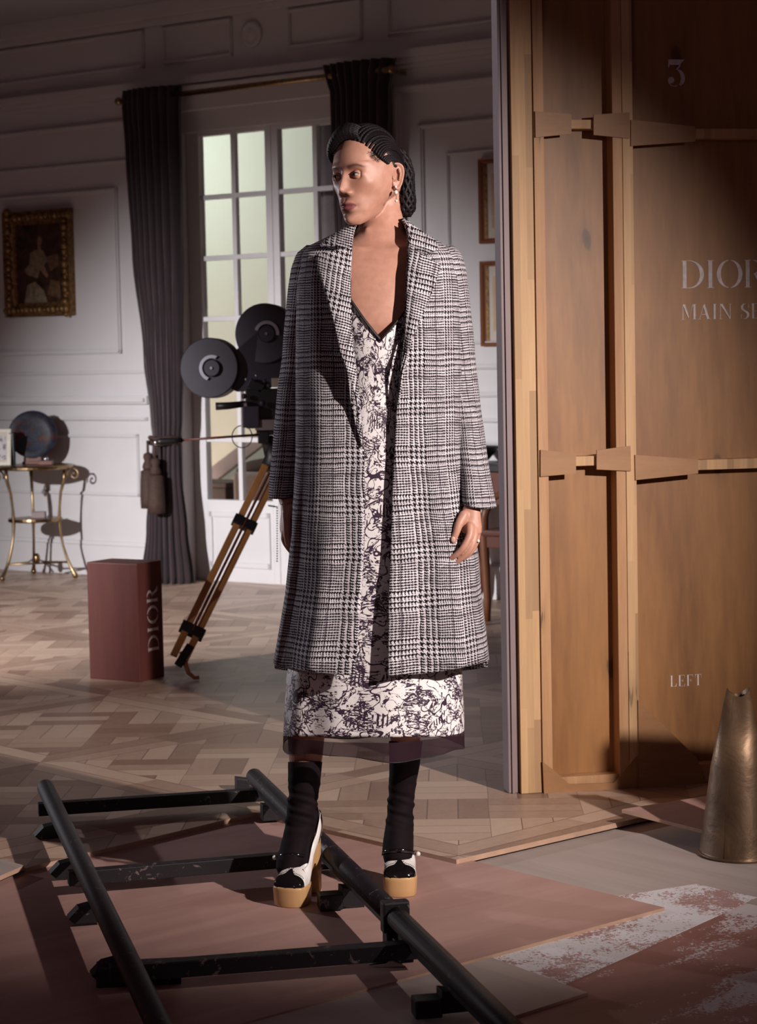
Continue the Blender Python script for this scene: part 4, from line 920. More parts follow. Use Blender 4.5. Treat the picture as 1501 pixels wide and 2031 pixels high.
# collarbones, sternal notch handled by soft ridges
cb = MB()
for s_ in (-1, 1):
    pts = [P(750+s_*9, 498, -.048), P(750+s_*40, 495, -.050), P(750+s_*78, 489, -.030), P(750+s_*100, 490, -.002)]
    cb.tube(pts, [.010, .010, .010, .010], 12)
cb.tube([P(746, 494, -.024), P(762, 455, -.012), P(776, 415, .014)], [.008, .009, .005], 14)   # neck muscle on the lit side
cb.tube([P(743, 496, -.028), P(726, 450, -.014)], [.006, .008], 14)
for s_ in (-1, 1): cb.sph(P(750+s_*62, 640, -.050), .058, 24, 16, (1, .62, 1.1))
parts.append(cb)
lg = MB()
def limb(pts, n=28): lg.tube([P(*p[:3]) for p in pts], [p[3]/PX for p in pts], n)
limb([(690, 1020, .03, 70), (655, 1150, .02, 60), (628, 1300, .01, 50), (612, 1400, .0, 42), (607, 1450, -.005, 38), (606, 1500, 0, 34), (603, 1550, .0, 27), (600, 1600, .0, 21), (598, 1640, 0, 20)])
limb([(815, 1020, .03, 70), (815, 1150, .02, 60), (810, 1300, .0, 50), (806, 1400, -.01, 42), (804, 1450, .04, 31), (803, 1500, .058, 28), (798, 1560, .065, 24), (794, 1610, .07, 20), (792, 1650, .065, 20)])
parts.append(lg)
ar = MB()
ar.tube([P(635, 530, .04), P(594, 680, .075), P(578, 830, .08), P(566, 940, .07), P(564, 975, .055), P(573, 1003, .035)], [.045, .034, .030, .024, .021, .020], 24)
ar.tube([P(872, 530, .03), P(908, 680, .042), P(928, 830, .02), P(940, 930, -.022), P(941, 970, -.050), P(938, 1003, -.092)], [.045, .034, .030, .026, .023, .021], 24)
parts.append(ar)
# ---- hands
def finger(pts, rs, mb):
    # resample smooth
    P0 = [Vector(p) for p in pts]; out = []; rr = []
    for i in range(len(P0)-1):
        for k in range(5):
            t = k/5; a = P0[max(i-1, 0)]; b = P0[i]; c = P0[i+1]; d = P0[min(i+2, len(P0)-1)]
            out.append(.5*((2*b)+(c-a)*t+(2*a-5*b+4*c-d)*t*t+(3*b-a-3*c+d)*t**3)); rr.append(rs[i]*(1-t)+rs[i+1]*t)
    out.append(P0[-1]); rr.append(rs[-1]); mb.tube(out, rr, 14); mb.sph(out[-1], rr[-1], 14, 8); mb.sph(out[0], rr[0], 14, 8)
ha = MB(); q = -.110                               # her left hand (right in the photo), in front of the coat skirt
def HPt(u, v, dy=0): return P(u, v, q+dy)
palm = [((936, 1004), .0205, .015), ((934, 1018), .023, .0155), ((933, 1032), .026, .016), ((934, 1046), .0265, .0155), ((936, 1058), .0235, .0145)]
ring_tube(ha, [(HPt(u, v, .018-.010*i/4), a, b) for i, ((u, v), a, b) in enumerate(palm)], 32)
finger([HPt(920, 1022, .004), HPt(910, 1040, -.006), HPt(904, 1058, -.010), HPt(898, 1073, -.010)], [.0125, .0108, .0090, .0078], ha)
finger([HPt(932, 1044, -.006), HPt(931, 1062, -.016), HPt(920, 1084, -.024), HPt(905, 1100, -.020), HPt(889, 1110, -.012)], [.0108, .0098, .0082, .0074, .0060], ha)
finger([HPt(940, 1050, .002), HPt(940, 1068, -.008), HPt(931, 1090, -.016), HPt(913, 1109, -.012), HPt(894, 1121, -.004)], [.0104, .0094, .0080, .0072, .0058], ha)
finger([HPt(946, 1048, .012), HPt(944, 1072, .009), HPt(934, 1094, .006), HPt(917, 1108, .010), HPt(905, 1117, .015)], [.0098, .0086, .0074, .0066, .0054], ha)
finger([HPt(949, 1044, .022), HPt(947, 1062, .021), HPt(939, 1080, .020), HPt(926, 1094, .024)], [.0086, .0076, .0066, .0052], ha)
parts.append(ha)
hb = MB(); q2 = .02                                 # her right hand, in the shade of the coat
def HQ(u, v, dy=0): return P(u, v, q2+dy)
ring_tube(hb, [(HQ(u, v, 0), a, b) for (u, v), a, b in (((573, 1000), .021, .018), ((571, 1018), .018, .026), ((569, 1036), .017, .029), ((568, 1050), .0165, .029), ((570, 1062), .015, .025))], 32)
finger([HQ(568, 1022, -.016), HQ(569, 1044, -.030), HQ(570, 1062, -.034), HQ(572, 1078, -.032)], [.0125, .011, .0098, .0082], hb)
for (dy, du, L) in ((-.018, 0, 0), (-.003, 3, 6), (.012, 5, 4), (.024, 6, -8)):
    finger([HQ(566+du*.4, 1052, dy), HQ(565+du*.5, 1070+L*.3, dy), HQ(573+du, 1086+L*.6, dy-.002), HQ(583+du, 1100+L, dy-.002)], [.0105, .0098, .0086, .0068], hb)
parts.append(hb)
allb = MB()
for m in parts: allb.add(m.v, m.f)
me = bpy.data.meshes.new('tmp'); me.from_pydata(allb.v, [], allb.f); bm = bmesh.new(); bm.from_mesh(me)
bmesh.ops.triangulate(bm, faces=[f for f in bm.faces if len(f.verts) > 4]); bm.to_mesh(me); bm.free()
# orient each island outward
tmp = bpy.data.objects.new('tmp', me); COL.objects.link(tmp)
bm = bmesh.new(); bm.from_mesh(me); bmesh.ops.recalc_face_normals(bm, faces=bm.faces); bm.to_mesh(me); bm.free()
rm = tmp.modifiers.new('r', 'REMESH'); rm.mode = 'VOXEL'; rm.voxel_size = .0017; rm.use_smooth_shade = True
sm = tmp.modifiers.new('s', 'SMOOTH'); sm.factor = .5; sm.iterations = 3
dg = bpy.context.evaluated_depsgraph_get(); ev = tmp.evaluated_get(dg)
body_me = bpy.data.meshes.new_from_object(ev); body_me.name = 'body'
bpy.data.objects.remove(tmp)
# local smoothing where the pieces meet (neck, jaw, shoulders)
nv = len(body_me.vertices); co = np.zeros(nv*3, dtype=np.float32); body_me.vertices.foreach_get('co', co); co = co.reshape(-1, 3).astype(np.float64)
ed = np.zeros(len(body_me.edges)*2, dtype=np.int32); body_me.edges.foreach_get('vertices', ed); ed = ed.reshape(-1, 2)
Binv = B0.inverted(); Rinv = Rh.inverted(); RM = np.array(Binv @ Rinv)
loc = (co-np.array(HC0)) @ RM.T
zw = lambda v: P(750, v).z
wgt = np.zeros(nv)
zz = co[:, 2]
wgt = np.clip((zw(432)-zz)/.02, 0, 1)*np.clip((zz-zw(720))/.05, 0, 1)
wgt = np.maximum(wgt, .028*np.clip((zw(372)-zz)/.02, 0, 1)*(zz > zw(450)))
face = (loc[:, 1] > .045) & (loc[:, 2] > -.118); wgt[face] = 0
handm = np.zeros(nv, bool)
hz = (zz < zw(1008)) & (zz > zw(1062)) & (np.abs(co[:, 0]) > .12); wgt[hz] = .06
hz2 = (zz <= zw(1062)) & (zz > zw(1130)) & (np.abs(co[:, 0]) > .12); wgt[hz2] = .011
deg = np.bincount(ed.ravel(), minlength=nv)[:, None]
for it in range(120):
    acc = np.zeros_like(co)
    for k in range(3):
        acc[:, k] = np.bincount(ed[:, 0], co[ed[:, 1], k], nv)+np.bincount(ed[:, 1], co[ed[:, 0], k], nv)
    co += (acc/np.maximum(deg, 1)-co)*(.6*wgt[:, None])
loc = (co-np.array(HC0)) @ RM.T
# colour zones on the skin: r lips, g brows, b warm flush
x, y_, z = loc[:, 0], loc[:, 1], loc[:, 2]; ax_ = np.abs(x)
front = y_ > .045
wl = .0245
up = -.0742+.0098*np.sqrt(np.clip(1-(ax_/wl)**2, 0, 1))*(1-.22*np.exp(-(ax_/.0035)**2)); dn = -.0742-.0125*np.clip(1-(ax_/wl)**2, 0, 1)**.6
lips = front*(ax_ < wl)*(1/(1+np.exp(-(up-z)/.0007)))*(1/(1+np.exp(-(z-dn)/.0007)))
bz = .0150+.0060*np.sin(np.clip((ax_-.014)/.036, 0, 1)*2.2)-.004*np.clip((ax_-.038)/.012, 0, 1)
bw_ = .0058*(1-np.clip((ax_-.030)/.024, 0, 1)*.75)
brow = front*(ax_ > .013)*(ax_ < .052)*np.exp(-((z-bz)/bw_)**2)*.9*np.clip((ax_-.011)/.006, 0, 1)*np.clip((.054-ax_)/.008, 0, 1)
flush = np.exp(-((ax_-.045)/.02)**2-((z+.03)/.02)**2)*front*.4+np.exp(-((x)/.02)**2-((z+.045)/.015)**2)*front*.3
lid = front*np.exp(-(((ax_-.031)/.020)**2)-((z-.010)/.007)**2)*.55
tint = np.zeros((nv, 4), dtype=np.float32); tint[:, 0] = lips; tint[:, 1] = brow; tint[:, 2] = np.clip(flush+lid, 0, 1); tint[:, 3] = 1
body_me.attributes.new('tint', 'FLOAT_COLOR', 'POINT').data.foreach_set('color', tint.ravel())
Mi = np.array(wm(person).inverted()); cl = co @ Mi[:3, :3].T+Mi[:3, 3]
body_me.vertices.foreach_set('co', cl.astype(np.float32).ravel()); body_me.materials.clear(); body_me.materials.append(M['skin'])
body_me.polygons.foreach_set('use_smooth', [True]*len(body_me.polygons)); body_me.update()
body = bpy.data.objects.new('body', body_me); COL.objects.link(body); body.parent = person; WM['body'] = wm(person)
# ---------------- eyes, lids, lashes, ears
EYC = lambda s: (s*.0300, .0692, -.0010)
gaze = math.radians(-24)
for s in (1, -1):
    c = EYC(s); R_e = .0113
    MB().sph(HL(c), R_e, 32, 24).build('eyeball', M['eyewhite'], person, smooth=True)
    gd = Vector((math.sin(gaze), math.cos(gaze), -.05)).normalized()
    wdir = Rh @ (B0 @ gd)
    MB().lathe(HL(c), [(.0060, R_e*.872), (.0058, R_e*.895), (.0035, R_e*.985), (.0005, R_e*1.02)], 24, wdir, cap=True).build('iris', M['iris'], person, smooth=True)
    lids = MB()
    def sp(az, el, r): return HL((c[0]+r*math.sin(az)*math.cos(el), c[1]+r*math.cos(az)*math.cos(el), c[2]+r*math.sin(el)))
    N1 = 28
    for (e_in, e_out) in ((.27, 1.35), (-.26, -1.35)):
        rows = []
        for j in range(9):
            row = []
            for k in range(N1):
                az = -1.5+3.0*k/(N1-1); am = max(0, math.cos(min(1, abs(az)/.98)*math.pi/2))**.7
                el0 = e_in*am + .08*s*math.sin(az)
                el = el0+(e_out-el0)*(j/8)**.9
                r = .0124-(0.0003 if j == 0 else 0)-.0004*(j/8)**2
                row.append(sp(az, el, r))
            rows.append(row)
        rows = [[sp(z_, e_in*max(0, math.cos(min(1, abs(z_)/.98)*math.pi/2))**.7+.08*s*math.sin(z_), .0111) for z_ in [-1.5+3.0*k/(N1-1) for k in range(N1)]]]+rows
        lids.grid(rows)
    lids.build('eyelids', M['skin'], person, smooth=True)
    ls = MB(); ls.tube([sp(az, .27*max(0, math.cos(min(1, abs(az)/.98)*math.pi/2))**.7+.08*s*math.sin(az)+.02, .0127) for az in [-1.0+2.0*k/20 for k in range(21)]], [.0003+.0008*math.sin(math.pi*k/20)**.6 for k in range(21)], 6)
    ls.build('eyelashes', M['iris'], person, smooth=True)
def ear(s):
    m = MB(); c = Vector((s*.0725, -.020, -.004))
    def E_(u, v, o): return HL((c.x+s*(o+.010*max(0, -u)*8*.0+(-u)*.45), c.y+u, c.z+v))
    rim = []
    for k in range(40):
        a = math.radians(-60+ 300*k/39); rr = 1.0
        u = .0155*math.cos(a)*-1; v = .0285*math.sin(a)+(.004 if a < math.pi else 0); 
        rim.append((-(-u), v))
    # outer shape polygon (ear seen from the side), y forward = -u
    outl = [(.010, -.020), (.004, -.031), (-.004, -.032), (-.011, -.022), (-.016, -.006), (-.019, .010), (-.016, .024), (-.006, .031), (.006, .029), (.011, .018), (.011, .006), (.0095, -.006)]
    n = len(outl); N3 = 72; P_ = []
    for k in range(N3):
        t = k/N3*n; i = int(t); f = t-i; a, b, c_, d = [Vector((*outl[(i+j) % n], 0)) for j in (-1, 0, 1, 2)]
        P_.append(.5*((2*b)+(c_-a)*f+(2*a-5*b+4*c_-d)*f*f+(3*b-a-3*c_+d)*f**3))
    rows = []
    for sc_, o in ((1.0, -.006), (1.03, .002), (1.0, .0062), (.92, .0070), (.84, .0045), (.76, .0012), (.62, .0020), (.52, .0030), (.42, -.002), (.25, -.006), (.02, -.006)):
        rows.append([E_(p.x*sc_-.000, p.y*sc_+(.003*(1-sc_)), o*(1.0)) for p in P_])
    m.grid(rows, closed=True); m.tube([E_(-.006, .018, .004), E_(-.010, .004, .005), E_(-.006, -.012, .004)], [.002, .003, .002], 8)
    m.tube([E_(.009, .002, .002), E_(.008, -.006, .005), E_(.004, -.013, .003)], [.003, .0035, .0025], 8)
    m.build('ear', M['skin'], person, smooth=True)
ear(1); ear(-1)
# earring on the visible ear
er = thing('_', '_', '_', (0, 0, 0)); bpy.data.objects.remove(er)
ep = lambda dz, dx=0: HL((.0795+dx, -.012, -.031+dz))
e_ = MB().sph(ep(0), .0032, 16, 12).build('earring', M['pearl'], person, smooth=True)
MB().sph(ep(-.0135), .0052, 16, 12).build('large_pearl', M['pearl'], e_, smooth=True); MB().sph(ep(-.034), .0036, 16, 12).build('small_pearl', M['pearl'], e_, smooth=True)
MB().tube([ep(0), ep(-.034)], .0006, 6).build('wire', M['brass'], e_)
# ---------------- braided hair
hc = Vector((0, -.006, .004)); ha_, hb_, hz_ = .0775, .098, .117
def onell(d, k=1.0):
    d = Vector(d).normalized(); r = 1/math.sqrt((d.x/ha_)**2+(d.y/hb_)**2+(d.z/hz_)**2); return hc+d*r*k
def slerp(a, b, t):
    a = Vector(a).normalized(); b = Vector(b).normalized(); w = a.angle(b)
    return (a*math.sin((1-t)*w)+b*math.sin(t*w))/math.sin(w) if w > 1e-5 else a
# hairline directions, from forehead centre to behind each ear
line = [(0, .66, .74), (.22, .66, .70), (.42, .60, .64), (.60, .52, .54), (.72, .42, .44), (.82, .30, .36), (.88, .15, .28), (.90, .0, .22), (.86, -.22, .10), (.72, -.50, -.10), (.5, -.75, -.38), (.0, -.88, -.50)]
def hl_dir(t, s):
    t = t*(len(line)-1); i = min(int(t), len(line)-2); f = t-i; d = Vector(line[i]).lerp(Vector(line[i+1]), f); d.x *= s; return d.normalized()
cap = MB(); rows = []
crown = Vector((0, -.35, .94)).normalized(); NAZ = 120
for j in range(26):
    row = []
    for k in range(NAZ):
        q_ = k/NAZ*2; s = 1 if q_ < 1 else -1; t = q_ if q_ < 1 else 2-q_
        d0_ = hl_dir(t, s); d0_ = slerp(d0_, crown, .19*math.sin(math.pi*(t-.2)/.46)**.5) if s == 1 and .2 < t < .66 else d0_; d = slerp(d0_, crown, j/25); row.append(HL(onell(d, 1.012+.012*min(1, j/3)+(.0 if j else -.02))))
    rows.append(row)
cap.grid(rows, closed=True); hair = cap.build('hair', M['hair'], person, smooth=True)
nape = Vector((.10, -.86, -.42)).normalized()
br = MB()
def braid(mb, pts, r, freq=.0085):
    """a plait: two twisted strands around a smooth path"""
    pts = [Vector(p) for p in pts]; L = [0]
    for a, b in zip(pts, pts[1:]): L.append(L[-1]+(b-a).length)
    n = max(8, int(L[-1]/.0032)); out = []
    for i in range(n+1):
        d = L[-1]*i/n; j = max(k for k in range(len(L)) if L[k] <= d+1e-9); j = min(j, len(pts)-2); f = (d-L[j])/max(1e-9, L[j+1]-L[j]); out.append(pts[j].lerp(pts[j+1], f))
    rad = [r*(.84+.30*abs(math.sin(math.pi*L[-1]*i/n/freq))) for i in range(n+1)]; mb.tube(out, rad, 7)
for s in (1, -1):
    NB = 17
    for i in range(NB):
        t = (i+.4)/NB*.64; d0 = hl_dir(t, s)
        if s == 1 and .2 < t < .62: d0 = slerp(d0, Vector((.80, .56, .14)).normalized(), .04+.26*max(0, (t-.22)/.40))
        mid = slerp(d0, crown, .62 if t < .45 else .35); mid = (mid+Vector((s*.15*(t > .2), 0, 0))).normalized()
        pts = []
        for k in range(26):
            u = k/25; a = slerp(d0, mid, u); b = slerp(mid, nape, u); d = slerp(a, b, u); pts.append(HL(onell(d, 1.03+.015*math.sin(math.pi*min(1, u*1.5)))))
        braid(br, pts, .0043 if not (s == 1 and .2 < t < .64) else .0031)
hb1 = br.build('cornrow_braids', M['hair'], hair, smooth=True)
# swept roll over the brow on the far side
roll = MB()
for i in range(9):
    f = i/8
    pts = []
    for k in range(22):
        u = k/21; d = slerp(Vector((.30, .50, .82)), slerp(Vector((-.35, .80, .52)), Vector((-.78, .52, .50)), .5*u+.2), u)
        pts.append(HL(onell(d, 1.05+.10*math.sin(math.pi*min(1,u*1.05))**.8)+Vector((0, .006+.010*math.sin(f*3.1), .016-.030*f+.003*math.sin(u*7)))))
    braid(roll, pts, .0046)
roll.build('swept_braids', M['hair'], hair, smooth=True)
# baby hairs at the temple
bh = MB()
for i in range(46):
    t = random.uniform(.10, .42); d0 = hl_dir(t, 1); c = onell(d0, 1.006); tv = Vector((0, random.uniform(-.2, .8), -1)).normalized(); pts = []
    ph = random.uniform(0, 6)
    for k in range(7):
        q_ = k/6; p = c+tv*(.018*q_)+Vector((0, .005*math.sin(ph+q_*5), .003*math.cos(ph+q_*4))); pts.append(HL(onell(p-hc, 1.002)))
    bh.tube(pts, .00035, 4, False)
bh.build('baby_hairs', M['hair'], hair)
# low bun of braids at the nape
bun = MB()
bpath = [(788, 296, .012, .020), (798, 318, .017, .028), (804, 345, .019, .033), (805, 372, .018, .035), (806, 398, .020, .036), (806, 415, .019, .034), (804, 428, .010, .020)]
def bun_c(t):
    i = min(int(t*(len(bpath)-1)), len(bpath)-2); f = t*(len(bpath)-1)-i; a, b = np.array(bpath[i]), np.array(bpath[i+1]); q = a*(1-f)+b*f
    return Y(q[0], q[1], Y0+.055), q[2], q[3]
rows = []
for j in range(40):
    c, rx_, ry_ = bun_c(j/39); rows.append([c+Vector((rx_*.93*math.cos(a), ry_*.93*math.sin(a), 0)) for a in [2*math.pi*k/24 for k in range(24)]])
bun.grid(rows, closed=True)
for sg in (1, -1):
    for i in range(9):
        pts = []
        for k in range(40):
            t = k/39; c, rx_, ry_ = bun_c(t); a = sg*(t*4.2)+i*2*math.pi/9; pts.append(c+Vector((rx_*math.cos(a), ry_*math.sin(a), 0)))
        braid(bun, pts, .0046 if sg > 0 else .0040)
bun.build('low_bun', M['hair'], hair, smooth=True)
# ring
rg = MB(); c_ = HPt(943, 1074, .009)
rg.tube([c_+Vector((.0098*math.cos(a), .0098*math.sin(a), .003*math.cos(a))) for a in [2*math.pi*k/24 for k in range(25)]], .0012, 8, False)
rg.build('ring', M['brass'], person, smooth=True).__setitem__('label', 'gold and pearl finger ring')
MB().sph(c_+Vector((.006, -.009, .002)), .004, 12, 8).build('ring_pearl', M['pearl'], bpy.data.objects['ring'], smooth=True)
for (u, v, dy, n_) in ((898.5, 1070, -.0185, (-.15, -1, .1)),):
    MB().sph(HPt(u, v, dy), .0055, 14, 8, (.95, .35, 1.35)).build('thumbnail', M['nail'], person, smooth=True)
# ============================================================ coat
FX = lambda t, v: sinterp(t, v)
LEdge = [(436, 708), (450, 703), (475, 699), (505, 697), (560, 695), (640, 697), (700, 702), (760, 710), (820, 715), (900, 721), (1000, 722), (1100, 721), (1200, 715), (1290, 708), (1345, 703)]
REdge = [(436, 802), (455, 807), (500, 808), (560, 805), (640, 803), (700, 799), (760, 792), (830, 786), (950, 780), (1100, 775), (1200, 771), (1345, 771)]
SilL = [(436, 700), (448, 688), (462, 664), (476, 637), (486, 612), (496, 600), (510, 594), (560, 588), (700, 586), (900, 586), (1000, 580), (1100, 573), (1180, 565), (1250, 553), (1318, 541), (1345, 540)]
SilR = [(436, 808), (448, 820), (462, 842), (476, 866), (486, 884), (496, 897), (510, 907), (560, 914), (700, 917), (900, 919), (1000, 932), (1100, 949), (1180, 955), (1250, 964), (1322, 972), (1345, 973)]
Dep = [(436, .050), (455, .060), (475, .075), (500, .10), (540, .128), (620, .150), (760, .150), (900, .158), (1100, .180), (1345, .215)]
HemV = lambda u: 1341-((u-742)/205)**2*24 if True else 0
def coat_pt(v, th):
    """th measured from the front (-y) direction, + towards image right; full ellipse ring"""
    l, = FX(SilL, v); r, = FX(SilR, v); d, = FX(Dep, v); xc = (l+r)/2; hw = (r-l)/2
    return xc, hw, d
def theta_for(u, xc, hw): return math.asin(max(-1, min(1, (u-xc)/hw)))
CY = .02
def coat_surface(v, th, infl=0.0):
    xc, hw, d = coat_pt(v, th); s, c = math.sin(th), math.cos(th)
    e = .86
    hx = hw*(1 if True else 1); u = xc+hx*math.copysign(abs(s)**e, s); dep = -d*math.copysign(abs(c)**.80, c)
    if c < 0: dep *= .85
    g = max(0, (v-620)/720)
    fold = (.015*math.sin(5*th+.6+v*.002)+.010*math.sin(9*th+1.3)+.003*math.sin(17*th+v*.01))*g**1.2
    return P(u, v, CY+dep*(1+infl)-fold*(1 if c > -0.3 else .4))
def build_coat():
    V_ = list(np.concatenate([np.linspace(437, 520, 22), np.linspace(526, 1340, 110)])); K = 150
    rows, uvs = [], []
    for v in V_:
        l, = FX(LEdge, v); r, = FX(REdge, v)
        xc, hw, d = coat_pt(v, 0)
        inv = lambda q: math.copysign(abs(q)**(1/.86), q)
        tl_ = math.asin(max(-.98, min(.98, inv((l-xc)/hw)))); tr_ = math.asin(max(-.98, min(.98, inv((r-xc)/hw))))
        row, uv = [], []
        for k in range(K):
            q = k/(K-1); th = tl_ - q*(2*math.pi-(tr_-tl_))
            # hem curve: bend the lowest rows
            vv = v
            if v > 1200:
                u_ = xc+hw*math.sin(th); drop = ((u_-742)/205)**2*24*min(1, (v-1200)/140)**2; vv = v-drop*(1 if math.cos(th) > -.2 else .6)
            p = coat_surface(vv, th); row.append(p)
            hwm = hw/PX; uv.append((th*.205+(0 if th > -math.pi else 0), p.z*1.0))
        rows.append(row); uvs.append(uv)
    m = MB().grid(rows, uvs); o = m.build('coat', M['tweed'], person, smooth=True)
    s = o.modifiers.new('s', 'SOLIDIFY'); s.thickness = .006; s.offset = -1
    return o
coat = build_coat()
def sleeve(name, pts, uo):
    # pts: (u_left, u_right, v, dy_center, ry) ; rings with slight tilt
    rows, uvs = [], []; N = 56
    vs = np.array([p[2] for p in pts]); 
    for v in np.linspace(vs[0], vs[-1], 70):
        l, r, dy, ry = [float(np.interp(v, vs, [p[k] for p in pts])) for k in (0, 1, 3, 4)]
        g = (v-vs[0])/(vs[-1]-vs[0]); row, uv = [], []
        for k in range(N+1):
            a = 2*math.pi*k/N; rr = 1+.018*math.sin(3*a+v*.02)+.012*math.sin(5*a-v*.035)+.02*math.sin(v*.06+2*a)*math.exp(-((g-.55)/.22)**2)
            uc = (l+r)/2+(r-l)/2*math.cos(a)*rr; vv = v+uo*(math.cos(a))*14*g+ (8*g if math.sin(a) > 0 else 0)*abs(math.sin(a))
            row.append(P(uc, vv, dy-ry*math.sin(a)*rr)); uv.append((.37+a*.075, row[-1].z+.013))
        rows.append(row); uvs.append(uv)
    o = MB().grid(rows, uvs).build(name, M['tweed'], coat, smooth=True); s = o.modifiers.new('s', 'SOLIDIFY'); s.thickness = .005; s.offset = -1; return o
sleeve('sleeve', [(608, 640, 486, .03, .035), (588, 650, 502, .03, .055), (578, 650, 530, .035, .068), (572, 640, 570, .055, .068), (563, 632, 650, .075, .064), (555, 622, 735, .082, .060), (547, 614, 800, .082, .058), (541, 606, 880, .078, .058), (534, 596, 950, .068, .056), (532, 590, 980, .062, .056)], -.35)
sleeve('sleeve', [(862, 898, 486, .03, .035), (855, 915, 502, .03, .055), (855, 924, 530, .03, .068), (862, 930, 570, .035, .068), (872, 937, 650, .04, .064), (884, 945, 735, .04, .060), (894, 953, 800, .03, .058), (902, 964, 880, .005, .058), (912, 975, 950, -.035, .058), (915, 984, 1000, -.062, .058)], .30)
# lapels and collar: folded strips lying a little in front of the coat fronts
def strip(name, inner, outer, base, lift0, lift1, uvoff, nrow=60, ncol=14):
    vi0, vi1 = inner[0][0], inner[-1][0]; rows, uvs = [], []
    for j in range(nrow):
        t = j/(nrow-1); a = np.array(inner); b = np.array(outer)
        pi = [float(np.interp(t, np.linspace(0, 1, len(a)), a[:, k])) for k in (0, 1)]; po = [float(np.interp(t, np.linspace(0, 1, len(b)), b[:, k])) for k in (0, 1)]
        row, uv = [], []
        for k in range(ncol):
            q = k/(ncol-1); v = pi[0]*(1-q)+po[0]*q; u = pi[1]*(1-q)+po[1]*q
            xc, hw, d = coat_pt(v, 0); sn = max(-.985, min(.985, (u-xc)/hw)); th = math.copysign(math.asin(min(1, abs(sn)**(1/.86))), sn)
            p = coat_surface(v, th); lift = lift0+(lift1-lift0)*q; bulge = .006*math.sin(math.pi*q)
            endt = min(1, (1-t)*6)
            row.append(p+Vector((0, -(lift*endt+.004)-bulge*endt, 0))); uv.append((u/PX*1.0*.98+uvoff+v*.0002, -v/PX*.98+(u-700)*.0004))
        rows.append(row); uvs.append(uv)
    o = MB().grid(rows, uvs).build(name, M['tweed'], coat, smooth=True); s = o.modifiers.new('s', 'SOLIDIFY'); s.thickness = .006; s.offset = -1; return o
strip('lapel', [(490, 697), (520, 696), (560, 695), (600, 696), (650, 697), (700, 702), (760, 709), (810, 714), (885, 719)],
      [(505, 628), (530, 629), (558, 638), (607, 652), (650, 664), (700, 675), (745, 693), (790, 706), (884, 715)], 0, .012, .030, .3)
strip('lapel', [(484, 809), (520, 808), (560, 806), (600, 804), (640, 803), (680, 801), (720, 797), (760, 793), (800, 789)],
      [(527, 873), (545, 868), (573, 859), (600, 849), (622, 838), (645, 829), (670, 818), (715, 804), (800, 791)], 0, .012, .024, .7)
strip('collar', [(441, 706), (452, 702), (468, 700), (482, 698), (500, 697)], [(456, 676), (466, 660), (476, 645), (486, 634), (494, 660)], 0, .016, .020, .1, 24, 10)
strip('collar', [(441, 804), (452, 807), (466, 809), (480, 809), (494, 809)], [(452, 832), (462, 846), (476, 862), (494, 872), (506, 842)], 0, .016, .020, .5, 24, 10)
# collar stand behind the neck
rows = []; uvs = []
for j in range(8):
    t = j/7; row = []; uv = []
    for k in range(60):
        a = -math.pi*.62+math.pi*2*.62*k/59+math.pi
        u = 754+(50+9*t)*math.sin(-a+math.pi)*1.0; row.append(P(754-(48+12*t)*math.sin(a), 432+22*t+6*abs(math.cos(a))*0, .02+(.052+.014*t)*-math.cos(a))); uv.append((a*.07, t*.035))
    rows.append(row); uvs.append(uv)
o = MB().grid(rows, uvs).build('collar_stand', M['tweed'], coat, smooth=True); s = o.modifiers.new('s', 'SOLIDIFY'); s.thickness = .007
# pocket
# ============================================================ dress
DL_ = [(560, 640), (640, 650), (700, 665), (780, 670), (860, 660), (960, 640), (1100, 615), (1250, 585), (1340, 568), (1400, 564), (1470, 561)]
DR_ = [(560, 850), (640, 850), (700, 835), (780, 828), (860, 838), (960, 860), (1100, 885), (1250, 908), (1340, 917), (1400, 920), (1470, 921)]
DD = [(560, .115), (600, .134), (640, .142), (680, .136), (760, .120), (860, .125), (960, .135), (1100, .150), (1340, .165), (1470, .165)]
def dress_pt(v, s):   # s -1..1 across the front, returns point on the front or back
    l, = FX(DL_, v); r, = FX(DR_, v); d, = FX(DD, v); xc, hw = (l+r)/2, (r-l)/2
    return xc, hw, d
def dress_surf(v, th, off=0):
    xc, hw, d = dress_pt(v, 0); s, c = math.sin(th), math.cos(th); g = max(0, (v-800)/660)
    fold = (.008*math.sin(4*th+1)+.004*math.sin(11*th))*g
    return P(xc+hw*math.copysign(abs(s)**.9, s), v, .015-(d+off)*math.copysign(abs(c)**.8, c)*(1 if c > 0 else .8)-fold*(c > -.2))
def vneck(u): 
    # neckline height by image x
    return float(np.interp(u, [640, 700, 724, 749, 775, 801, 860], [500, 594, 636, 674, 640, 606, 520]))
rows, uvs = [], []
K = 140
for j in range(150):
    t = j/149; row, uv = [], []
    for k in range(K+1):
        th = -math.pi+2*math.pi*k/K; u_a = 745+95*math.sin(th)
        top = vneck(u_a) if math.cos(th) > 0 else 620
        v = top+(1462-((u_a-745)/190)**2*6-top)*t
        p = dress_surf(v, th); row.append(p); uv.append((th*.19, p.z))
    rows.append(row); uvs.append(uv)
dress = MB().grid(rows, uvs).build('dress', M['toile'], person, smooth=True); s = dress.modifiers.new('s', 'SOLIDIFY'); s.thickness = .002; s.offset = -1
def nl_path(us):
    out = []
    for u in us:
        th = math.asin((u-745)/95); out.append(dress_surf(vneck(u), th, .002))
    return out
for us in (list(np.linspace(672, 749, 26)), list(np.linspace(749, 826, 26))):
    MB().tube(nl_path(us), .0042, 8, True, ell=.6).build('neckline_binding', M['binding'], dress, smooth=True)
rows = []
